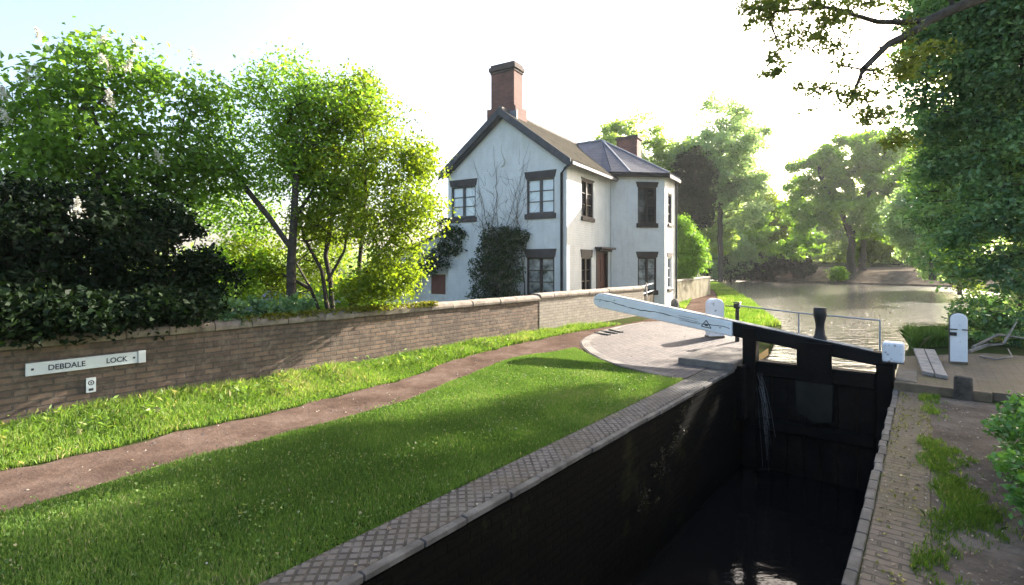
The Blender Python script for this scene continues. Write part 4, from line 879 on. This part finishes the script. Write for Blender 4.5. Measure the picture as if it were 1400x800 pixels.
make_tree('maple_tree', 'bright yellow green multi stemmed maple overhanging the wall', 'tree', bB,
    [[bB, AT(440, 370, 10.0), AT(418, 330, 10), AT(400, 270, 10.1)], [bB+Vector((.1, 0, 0)), AT(445, 350, 10.1), AT(455, 290, 10.2), AT(460, 220, 10.3)], [bB+Vector((.15, .1, 0)), AT(490, 380, 10.2), AT(495, 320, 10.2), AT(500, 240, 10.3)], [bB+Vector((.3, 0, 0)), AT(500, 375, 10.0), AT(540, 320, 10.0)], [bB+Vector((-.1, 0, 0)), AT(425, 395, 9.9), AT(405, 360, 9.9)], [AT(448, 385, 10.0), AT(470, 345, 10.0), AT(480, 290, 10.1)]],
    [B(395, 385, 10.9, .6, .4, w=1.2), B(345, 350, 10.8, .7, .5, w=1.1), B(445, 350, 11, .6, .5, w=1.1), B(500, 400, 9.9, .45, .2, w=1.6), B(535, 385, 9.7, .45, .35, w=1.4), B(460, 150, 10.2, .7, .6), B(520, 170, 10.2, .65, .55), B(545, 230, 10, .75, .65), B(470, 230, 10.2, .9, .7), B(570, 290, 9.7, .55, .5, w=1.3), B(520, 300, 9.7, .75, .6), B(460, 300, 10.0, .8, .45), B(545, 360, 9.6, .5, .55, w=1.5), B(510, 390, 9.4, .3, .3, w=1.2), B(420, 200, 10.2, .7, .6), B(575, 220, 10.1, .4, .35), B(490, 120, 10.3, .4, .35), B(420, 310, 10.2, .6, .45, w=.6)],
    860, 52, .066, .046, 'lf_bright', .42, 54, shell=.3, r_tip=.0058, maxr=.075, expo=.48, sr=[(.055, .02), (.06, .018), (.05, .018), (.055, .018), (.03, .012), (.035, .012)])
make_tree('garden_shrub', 'loose green shrub low behind the wall left of the thick trunk', 'shrub', back(320, 1.8), [[back(320, 1.8), AT(322, 370, 10.2)]], [B(310, 390, 10, .55, .45), B(340, 370, 10.4, .5, .45), B(285, 370, 10, .5, .5)], 70, 60, .08, .045, 'lf_mid', .26, 55)
make_tree('garden_shrub', 'round green bush between the tree stems near the shed', 'shrub', Vector((-5.4, 13.6, -.2)), [[Vector((-5.4, 13.6, -.2)), Vector((-5.4, 13.6, .7))]], [(-5.4, 13.6, .9, .8, .8, .7), (-4.5, 14.3, .9, .6, .6, .6)], 60, 60, .09, .05, 'lf_mid', .28, 56)
# distant field hedges seen between the stems
k = 0
for (x, y, s_, m, lab) in ((-16, 30, 2.6, 'lf_olive', 'pale olive bush far behind the tree stems on the left'), (-24, 36, 3.0, 'lf_mid', 'mid green bush furthest left beyond the garden'), (-10, 34, 2.4, 'lf_mid', 'green bush beyond the shed left of the outhouse'), (-30, 28, 3.2, 'lf_olive', 'broad olive bush beyond the lilac')):
    b_ = Vector((x, y, -2.1)); make_tree('field_bush', lab, 'bush', b_, [[b_, b_+Z_*1.4]], [(x, y, -.1, s_, s_, 1.5), (x+s_*.8, y+1, -.5, s_*.8, s_*.8, 1.2)], 80, 40, .3, .2, m, .6, 60+k, group='bushes in the low field beyond the garden'); k += 1

# ------------------------------------------------------------------ trees beyond the house and canal
STEM = {}
def far_tree(name, label, px, Y, top, bot, wpx, mat, seed, ncl=150, per=55, leaf=.26, trunk=None, basez=0.3, shell=.35, blobs=None, bark='bark', group='trees beyond the cottage and canal', rc=.8, droop=0.0, asp=.55, tr=.02, stems=None):
    x = (px-700)/700*Y; base = Vector((x if trunk is None else (trunk-700)/700*Y, Y, basez)); zt_ = H+(360-top)/700*Y; zb = H+(360-bot)/700*Y; R_ = wpx/700*Y/2; rng = np.random.default_rng(seed)
    if blobs is None:
        blobs = []
        for k in range(9):
            f = rng.random(); zz = zb+(zt_-zb)*(.18+.64*f); wr = R_*(.55+.45*math.sin(math.pi*(.15+.7*f))); a = rng.uniform(0, 2*math.pi); d = wr*rng.uniform(.25, .62)
            blobs.append((x+d*math.cos(a), Y+d*math.sin(a)*.8, zz, wr*.52, wr*.5, (zt_-zb)*.2))
        blobs.append((x, Y, zt_-(zt_-zb)*.16, R_*.5, R_*.5, (zt_-zb)*.16)); blobs.append((x, Y, (zt_+zb)/2, R_*.7, R_*.65, (zt_-zb)*.32))
    mid = Vector((x, Y, zb+(zt_-zb)*.45)); st = [[base, base.lerp(mid, .5), mid, Vector((x, Y, zb+(zt_-zb)*.8))]]
    if stems: st = STEM[stems]
    return make_tree(name, label, 'tree', base, st, blobs, int(ncl*1.35), int(per*1.7), leaf*1.08, leaf*asp*1.1, mat, rc, seed, bark, group, r_tip=tr, expo=.5, shell=shell, droop=droop, maxr=.38, sr=[(.42, .07), (.26, .05), (.36, .06), (.26, .05)] if stems else None)
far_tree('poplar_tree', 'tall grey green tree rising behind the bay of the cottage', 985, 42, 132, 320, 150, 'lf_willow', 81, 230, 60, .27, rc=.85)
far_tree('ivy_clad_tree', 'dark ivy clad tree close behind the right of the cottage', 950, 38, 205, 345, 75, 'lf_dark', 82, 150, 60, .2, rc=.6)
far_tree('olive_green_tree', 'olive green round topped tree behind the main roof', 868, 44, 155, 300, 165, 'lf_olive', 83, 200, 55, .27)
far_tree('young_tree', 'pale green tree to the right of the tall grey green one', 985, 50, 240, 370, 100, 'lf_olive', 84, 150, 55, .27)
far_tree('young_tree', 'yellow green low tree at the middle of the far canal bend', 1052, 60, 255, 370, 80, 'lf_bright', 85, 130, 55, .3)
far_tree('young_tree', 'mid green low tree left of the spreading tree on the far bank', 1020, 58, 290, 378, 110, 'lf_mid', 86, 130, 50, .3)
far_tree('willow_bush', 'grey green drooping bush hanging over the far bend of the canal', 1000, 56, 310, 382, 90, 'lf_willow', 87, 110, 50, .28, droop=.5)
Yt = 52; 
bl = [B(1165, 215, Yt, 4.0, 2.2), B(1115, 240, Yt, 3.0, 2.4), B(1215, 225, Yt, 3.2, 2.4), B(1180, 260, Yt, 4.5, 2.0), B(1105, 290, Yt, 2.6, 2.2), B(1150, 290, Yt-1, 3.2, 1.6), B(1230, 280, Yt, 2.8, 2.4), B(1190, 310, Yt-1, 2.4, 1.2), B(1100, 335, Yt, 2.2, 1.6), B(1240, 330, Yt, 2.0, 1.8), B(1200, 200, Yt, 2.4, 1.6)]
STEM['spread'] = [[AT(1163, 376, Yt), AT(1164, 325, Yt), AT(1150, 290, Yt), AT(1120, 240, Yt)], [AT(1163, 330, Yt), AT(1180, 285, Yt), AT(1205, 225, Yt)], [AT(1179, 374, Yt+.5), AT(1180, 325, Yt+.5), AT(1200, 290, Yt+.5), AT(1230, 260, Yt)], [AT(1164, 325, Yt), AT(1166, 250, Yt)]]
far_tree('spreading_tree', 'round spreading tree with a dark forked trunk on the far bank', 1165, Yt, 180, 370, 170, 'lf_mid', 88, 400, 75, .29, trunk=1163, basez=.9, blobs=bl, tr=.026, stems='spread')
far_tree('backlit_bush', 'bright yellow green bush glowing behind the forked trunk', 1192, 62, 315, 368, 60, 'lf_bright', 89, 60, 50, .3)
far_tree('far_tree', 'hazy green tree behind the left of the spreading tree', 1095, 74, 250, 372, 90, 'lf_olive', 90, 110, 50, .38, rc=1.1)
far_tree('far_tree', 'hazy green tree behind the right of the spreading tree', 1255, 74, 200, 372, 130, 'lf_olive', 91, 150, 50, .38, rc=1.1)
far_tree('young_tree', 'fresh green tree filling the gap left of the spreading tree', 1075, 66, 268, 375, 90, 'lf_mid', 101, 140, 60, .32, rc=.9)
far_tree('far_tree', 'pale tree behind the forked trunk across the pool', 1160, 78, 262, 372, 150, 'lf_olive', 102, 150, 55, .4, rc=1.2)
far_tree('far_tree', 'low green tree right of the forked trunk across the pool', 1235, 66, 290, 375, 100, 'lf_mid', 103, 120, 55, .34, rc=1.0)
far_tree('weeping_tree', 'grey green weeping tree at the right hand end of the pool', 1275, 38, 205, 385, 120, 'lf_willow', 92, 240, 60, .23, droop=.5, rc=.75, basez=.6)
far_tree('bank_bush', 'yellow green sunlit bush at the water edge beside the ivy clad tree', 1312, 30, 345, 405, 50, 'lf_bright', 93, 60, 50, .14, rc=.4, basez=.0)
far_tree('bank_bush', 'dark low scrub beneath the trees on the far left bank', 1015, 57, 345, 386, 130, 'lf_dark', 94, 110, 50, .26, rc=.7, basez=.0)
far_tree('bank_bush', 'dark green tuft on the earth bank below the forked trunk', 1145, 50.5, 366, 388, 36, 'lf_mid', 95, 26, 40, .2, rc=.4, basez=.0)
far_tree('bank_bush', 'dark scrub on the far bank left of the forked trunk', 1085, 55, 340, 380, 70, 'lf_dark', 96, 70, 50, .26, rc=.7)
far_tree('roadside_shrub', 'fresh green shrub leaning from behind the cottage over the path', 941, 27, 293, 388, 50, 'lf_lilac', 97, 120, 55, .13, rc=.45, basez=.0, group=None, blobs=[B(936, 330, 27, .7, .9), B(943, 355, 26.6, .75, .7), B(948, 340, 26.8, .6, .6), B(928, 310, 27.2, .5, .6), B(934, 372, 26.6, .5, .4)])
rngd = np.random.default_rng(99); cl = []
for k in range(900):
    a = math.radians(rngd.uniform(-60, 60)); R_ = rngd.uniform(150, 240); x, y = R_*math.sin(a), R_*math.cos(a); cl.append((x, y, zt(x, y)+rngd.uniform(0, 7)))
P, rn, _ = clump_leaves(np.array(cl), 22, 3.2, rngd, .9)
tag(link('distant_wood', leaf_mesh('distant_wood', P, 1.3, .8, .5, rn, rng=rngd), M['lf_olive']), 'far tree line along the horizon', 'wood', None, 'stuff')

# ------------------------------------------------------------------ trees, right
bI = Vector((11.9, 11.5, 0))
iv = make_tree('ivy_clad_tree', 'huge ivy covered tree filling the right edge of the view', 'tree', bI,
    [[bI, bI+Vector((.1, .1, 3)), bI+Vector((0, .3, 7)), bI+Vector((.4, .5, 11))]],
    [(11.6, 11.3, 1.6, .8, .8, 1.2, 1.4), (11.7, 11.4, 4, .9, .9, 1.6, 1.4), (11.7, 11.5, 6.5, 1.2, 1.2, 1.8, 1.3), (11.5, 12.6, 8.5, 1.7, 1.7, 1.6), (11.2, 13.2, 5.6, 1.1, 1.2, 1.5), (11.3, 13.4, 3.6, 1.0, 1.1, 1.1), (12.2, 13.5, 10.5, 2.4, 2.2, 1.8), (14, 13.5, 8.5, 2.2, 2.2, 2.2), (14.4, 13, 12, 2.4, 2.4, 1.8), (11.2, 12.6, 7.2, 1.2, 1.2, 1.1), (13, 14, 4.5, 1.6, 1.6, 2.0), (10.9, 12.2, 2.0, .8, .8, .8), (13.6, 11.5, 6, 1.8, 1.6, 2.4), B(1300, 90, 13, 1.2, 1.3), B(1335, 200, 12.6, 1.1, 1.2), B(1305, 190, 14, 1.1, 1.2), B(1345, 320, 12.2, .8, 1.2), B(1372, 400, 11.6, .6, .8), B(1310, 300, 15, 1.0, 1.4), B(1385, 60, 12, 1.2, 1.6), B(1390, 250, 11.4, .8, 1.6), B(1340, 10, 12.6, 1.4, 1.2)],
    1350, 84, .115, .068, 'lf_ivy', .52, 57, shell=.4, r_tip=.010, maxr=.4)
bO = Vector((13.5, 8.2, 0))
lb = [AT(1390, -25, 9.6), AT(1335, 0, 9.3), AT(1270, 28, 9.0), AT(1215, 60, 8.7), AT(1180, 95, 8.5)]
make_tree('oak_tree', 'overhanging oak limb with young yellow green leaves at the top right', 'tree', bO,
    [[bO, bO+Vector((0, .2, 4)), bO+Vector((-.3, .6, 7)), bO+Vector((.2, 1, 10.5))], [bO+Vector((-.2, .5, 6.2)), Vector((11.6, 9.2, 7.0))]+lb, [lb[2], AT(1200, 30, 8.8), AT(1130, 10, 8.5), AT(1060, 15, 8.3)], [lb[3], AT(1190, 70, 8.6)]],
    [B(1180, 130, 8.6, .5, .09, .2, w=7), B(1120, 118, 8.4, .4, .07, .2, w=6), B(1095, 152, 8.4, .25, .05, .2, w=5), B(1200, 160, 8.6, .3, .06, .2, w=5), B(1225, 195, 8.9, .2, .2, .2, w=4), B(1062, 95, 8.3, .18, .12, .2, w=5), B(1215, 95, 8.7, .35, .2, .2, w=3), B(1090, 20, 8.4, .8, .4, .5, w=2), B(1130, 50, 8.5, .55, .4, .4, w=1.6), B(1060, 60, 8.4, .35, .3, .3, w=1.3), B(1040, 10, 8.3, .4, .25), B(1150, 15, 8.6, .6, .3), B(1100, 65, 8.4, .5, .28), B(1060, 110, 8.3, .28, .2, w=.6), B(1170, 90, 8.5, .45, .25), B(1130, 145, 8.4, .35, .1, w=.7), B(1110, 160, 8.3, .25, .08, w=.5), B(1230, 110, 8.8, .3, .45, w=.6), B(1240, 60, 9, .45, .4), B(1090, 130, 8.4, .25, .12, w=.4), B(1195, 0, 8.8, .6, .3), B(1270, 90, 9.2, .4, .5),
     (8.5, 8.5, 8.2, 1.8, 1.8, .9), (12, 9.5, 10, 2.6, 2.4, 1.6), (14, 9, 12, 2.8, 2.8, 1.8), (10.5, 8, 9.2, 2.2, 2.0, 1.2)],
    900, 46, .08, .046, 'lf_oak', .22, 58, shell=.25, r_tip=.0065, expo=.5, maxr=.34, sr=[(.34, .12), (.17, .05), (.06, .015), (.03, .01)])
bK = Vector((19.5, 19.5, 0))
make_tree('bank_tree', 'tall green tree on the bank behind the ivy covered tree', 'tree', bK, [[bK, bK+Vector((-.2, 0, 5)), bK+Vector((-.6, .2, 10))]],
    [(17.6, 19.6, 10.5, 2.3, 2.3, 2.0), (18.6, 20, 7.5, 2.4, 2.4, 2.2), (17.3, 19.8, 5.2, 1.6, 1.6, 1.5), (20.5, 19.5, 11, 2.8, 2.8, 2.5), (18.4, 20, 13, 2.4, 2.4, 1.8), (20.5, 20.5, 6, 2.4, 2.4, 2.6), (17.5, 19.5, 2.8, 1.4, 1.4, 1.2)], 620, 80, .17, .10, 'lf_lilac', .55, 75, shell=.35, r_tip=.011, maxr=.35)
# undergrowth on the right bank
make_tree('bramble', 'leafy bramble at the foot of the ivy covered tree', 'shrub', Vector((10.2, 12.6, 0)), None, [B(1345, 430, 12.4, .7, .5), B(1375, 450, 11.6, .6, .4), B(1330, 445, 12.8, .4, .35)], 90, 55, .08, .055, 'lf_ivy', .24, 73, r_tip=.0025, keep=.4)
rp = [G(1240, 470, 0), G(1300, 466, 0), G(1300, 477, 0), G(1240, 479, 0)]
blades('water_edge_grass', [G(1238, 466), G(1298, 462), G(1300, 474), G(1245, 477)], 5000, .2, .42, .018, M['grass'], 'tuft of long green grass at the water edge left of the tall bollard', seed=14, lean=.7)
for pts_, rad, lab in (([(1325, 482, .05), (1350, 478, .12), (1372, 482, .2), (1390, 470, .5)], .035, 'pale dead branch curving up beside the tall bollard'), ([(1330, 476, .05), (1365, 472, .25), (1400, 474, .2), (1440, 478, .1)], .03, 'straight dead branch lying behind the tall bollard'), ([(1340, 487, .03), (1362, 493, .05), (1384, 492, .08), (1378, 483, .12)], .022, 'small hooked dead branch in front of the ivy covered tree')):
    q = [G(a, b, 0)+Z_*(.1+c) for a, b, c in pts_]; q = [Vector((p.x*.93, p.y*.93, p.z)) for p in q]
    mb = MB(); mb.tube(q, [rad, rad*.9, rad*.7, rad*.4], 7); tag(mb.build('dead_branch', M['deadwood'], None, q[0]), lab, 'branch', 'dead branches by the ivy covered tree')
# low hedge at the right edge
hb = UV(5, 1.2)
hbl = []
for k in range(9):
    u = 2.2+k*.55; hbl.append((*UV(u, 1.02+.05*math.sin(k*2.1), .30+.03*math.sin(k*1.7)), .56, .56, .36+.04*math.sin(k*2.9)))
make_tree('privet_hedge', 'low bright green clipped hedge at the right edge of the path', 'hedge', hb, [[UV(u, 1.0, 0), UV(u, 1.0, .3)] for u in (2.8, 4, 5.2, 6.4)], hbl, 800, 62, .055, .034, 'lf_hedge', .15, 74, shell=.6, r_tip=.003, crown='foliage', wood='stems')
# litter
def litter(name, label, poly, n, z, L, seed, cat='leaf litter', mat='litter'):
    rng = np.random.default_rng(seed); xs = [p.x for p in poly]; ys = [p.y for p in poly]
    Qp = np.column_stack([rng.uniform(min(xs), max(xs), n*4), rng.uniform(min(ys), max(ys), n*4)]); Qp = Qp[pip(Qp, poly)][:n]
    P = np.column_stack([Qp, np.full(len(Qp), z)]); tag(link(name, leaf_mesh(name, P, L, L*.5, 3.5, rng=rng), M[mat]), label, cat, None, 'stuff')
litter('path_litter', 'dry leaf scraps scattered on the dirt path', path_poly, 700, .016, .035, 21)
litter('paving_litter', 'dry leaf scraps scattered on the brick paving', pave_poly, 260, .024, .035, 22)
litter('bank_litter', 'dry leaf scraps on the soil beside the right hand lock edge', [UV(1, -.3), UV(9, -.3), UV(9, 1.0), UV(1, 1.0)], 1500, .022, .03, 23)
litter('coping_litter', 'dry leaf scraps on the left lock coping', [UV(0, -2.95), UV(9, -2.95), UV(9, -2.62), UV(0, -2.62)], 200, .026, .03, 24)

# air
hz = MB(); hz.box((0, 0, 0), X_, Y_, Z_, -960, 960, -960, 960, -6, 24)
hm = bpy.data.materials.new('air'); hm.use_nodes = True; ht_ = hm.node_tree; ht_.nodes.remove(ht_.nodes['Principled BSDF'])
pv = ht_.nodes.new('ShaderNodeVolumePrincipled'); pv.inputs['Density'].default_value = .0004; pv.inputs['Color'].default_value = (.97, .98, 1, 1); pv.inputs['Anisotropy'].default_value = .45
ht_.links.new(pv.outputs[0], ht_.nodes['Material Output'].inputs['Volume']); ho = hz.build('haze', hm); ho['kind'] = 'stuff'; ho['label'] = 'thin bright haze in the air'

litter('daisies', 'tiny white daisies dotted over the lawn', lawn_poly, 70, .05, .02, 31, 'daisies', 'petal')
litter('pond_fluff', 'pale fluff and leaf scraps floating on the canal', [G(1010, 400, WATER_Z), G(1300, 402, WATER_Z), G(1235, 455, WATER_Z), G(1090, 455, WATER_Z)], 450, WATER_Z+.012, .08, 32, 'floating leaves', 'litter')

# weeds, stones and small marks that break up the ground
def patch_pts(poly, n, npatch, rad, seed):
    rng = np.random.default_rng(seed); xs = [p.x for p in poly]; ys = [p.y for p in poly]
    c = np.column_stack([rng.uniform(min(xs), max(xs), npatch*6), rng.uniform(min(ys), max(ys), npatch*6)]); c = c[pip(c, poly)][:npatch]
    i = rng.integers(0, len(c), n); q = c[i]+rng.normal(size=(n, 2))*rad*rng.uniform(.3, 1, size=(n, 1)); return q[pip(q, poly)], rng
near_lawn = [UV(0, -5.4), UV(8.2, -5.6), UV(8.0, -3.1), UV(0, -3.02)]
Qc, rr_ = patch_pts(near_lawn, 2600, 70, .22, 41)
tag(link('lawn_clover', leaf_mesh('lawn_clover', np.column_stack([Qc, rr_.uniform(.03, .055, len(Qc))]), .022, .02, 1.2, rng=rr_), M['grass']), 'patches of small round clover leaves in the lawn', 'clover', None, 'stuff')
Qc, rr_ = patch_pts([UV(0, -7.9), UV(11, -7.9), UV(10, -7.3), UV(6, -7.0), UV(0, -6.6)], 900, 60, .16, 42)
tag(link('verge_weeds', leaf_mesh('verge_weeds', np.column_stack([Qc, rr_.uniform(.03, .2, len(Qc))]), .09, .03, .8, rng=rr_), M['verge']), 'broad leaved weeds among the long grass by the wall', 'weeds', None, 'stuff')
def stones(name, label, poly, n, size, z, mat, seed):
    rng = np.random.default_rng(seed); xs = [p.x for p in poly]; ys = [p.y for p in poly]
    Q_ = np.column_stack([rng.uniform(min(xs), max(xs), n*4), rng.uniform(min(ys), max(ys), n*4)]); Q_ = Q_[pip(Q_, poly)][:n]; b = MB()
    for x, y in Q_:
        k = size*rng.uniform(.4, 1.3); a = rng.uniform(0, 6.3); c, s_ = math.cos(a)*k, math.sin(a)*k; h = k*rng.uniform(.4, .8); f = rng.uniform(.5, .95)
        b.add([(x+c, y+s_, z), (x-s_*f, y+c*f, z), (x-c, y-s_, z), (x+s_*f, y-c*f, z), (x+c*.3, y+s_*.3, z+h), (x-c*.4, y-s_*.4, z+h*.8)], [(0, 1, 4), (1, 5, 4), (1, 2, 5), (2, 3, 5), (3, 4, 5), (3, 0, 4)])
    tag(b.build(name, mat), label, 'stones', None, 'stuff')
stones('path_stones', 'small loose stones scattered over the dirt path', [p for p in path_poly if p.y < 16], 900, .016, .008, M['coping'], 43)
stones('bank_stones', 'small loose stones on the trodden right hand bank', [UV(1, .1), UV(9, .1), UV(9, 1.0), UV(1, 1.0)], 500, .014, .005, M['coping'], 44)
fg = thing('foot_strips', 'three pale raised brick foot strips set in the paving near the wall', 'foot strips', G(833, 456))
for a, b in (((814, 456.5), (833.5, 459.5)), ((822.6, 453.8), (843, 457.3)), ((833.5, 452), (850.5, 455.8))):
    p, q = G(*a), G(*b); e = (q-p); L = e.length; e.normalize(); n = e.cross(Z_); mb = MB(); mb.box(p, e, n, Z_, 0, L, -.05, .05, .0, .05); mb.build('strip', M['edge_stone'], fg, bevel=.008)

rng = np.random.default_rng(91); nb = 2600; ub = rng.uniform(1, 9.1, nb); vb_ = rng.uniform(-.30, .06, nb); kp_ = rng.random(nb) < np.clip(.15+.85*np.sin(ub*1.9+np.sin(vb_*14)*1.2)*np.sin(ub*.9+2), .06, 1); ub, vb_ = ub[kp_], vb_[kp_]
Pb = np.array([UV(a, b, .02) for a, b in zip(ub, vb_)]); Pb[:, 2] += rng.random(len(Pb))*.012
tag(link('coping_moss', leaf_mesh('coping_moss', Pb, .028, .022, 2.0, rng=rng), M['moss']), 'tufts of yellow moss on the right hand brick coping', 'moss', None, 'stuff')
cm = []
for k in range(34):
    f = rng.random(); px, py = 946+(872-946)*f+rng.normal()*5, 545+(690-545)*f+rng.normal()*6; d = Vector(((px-700)/700, 1, (360-py)/700)); t = (VL+.02)/(UY*d.x-UX*d.y); cm.append(tuple(Vector((0, 0, H))+d*t))
Pc, rc_, _ = clump_leaves(np.array(cm), 16, .07, rng, 1.0)
tag(link('chamber_weeds', leaf_mesh('chamber_weeds', Pc, .035, .012, .3, rc_, rng=rng), M['litter_dark']), 'straggling weeds rooted in the left lock chamber wall', 'weeds', None, 'stuff')
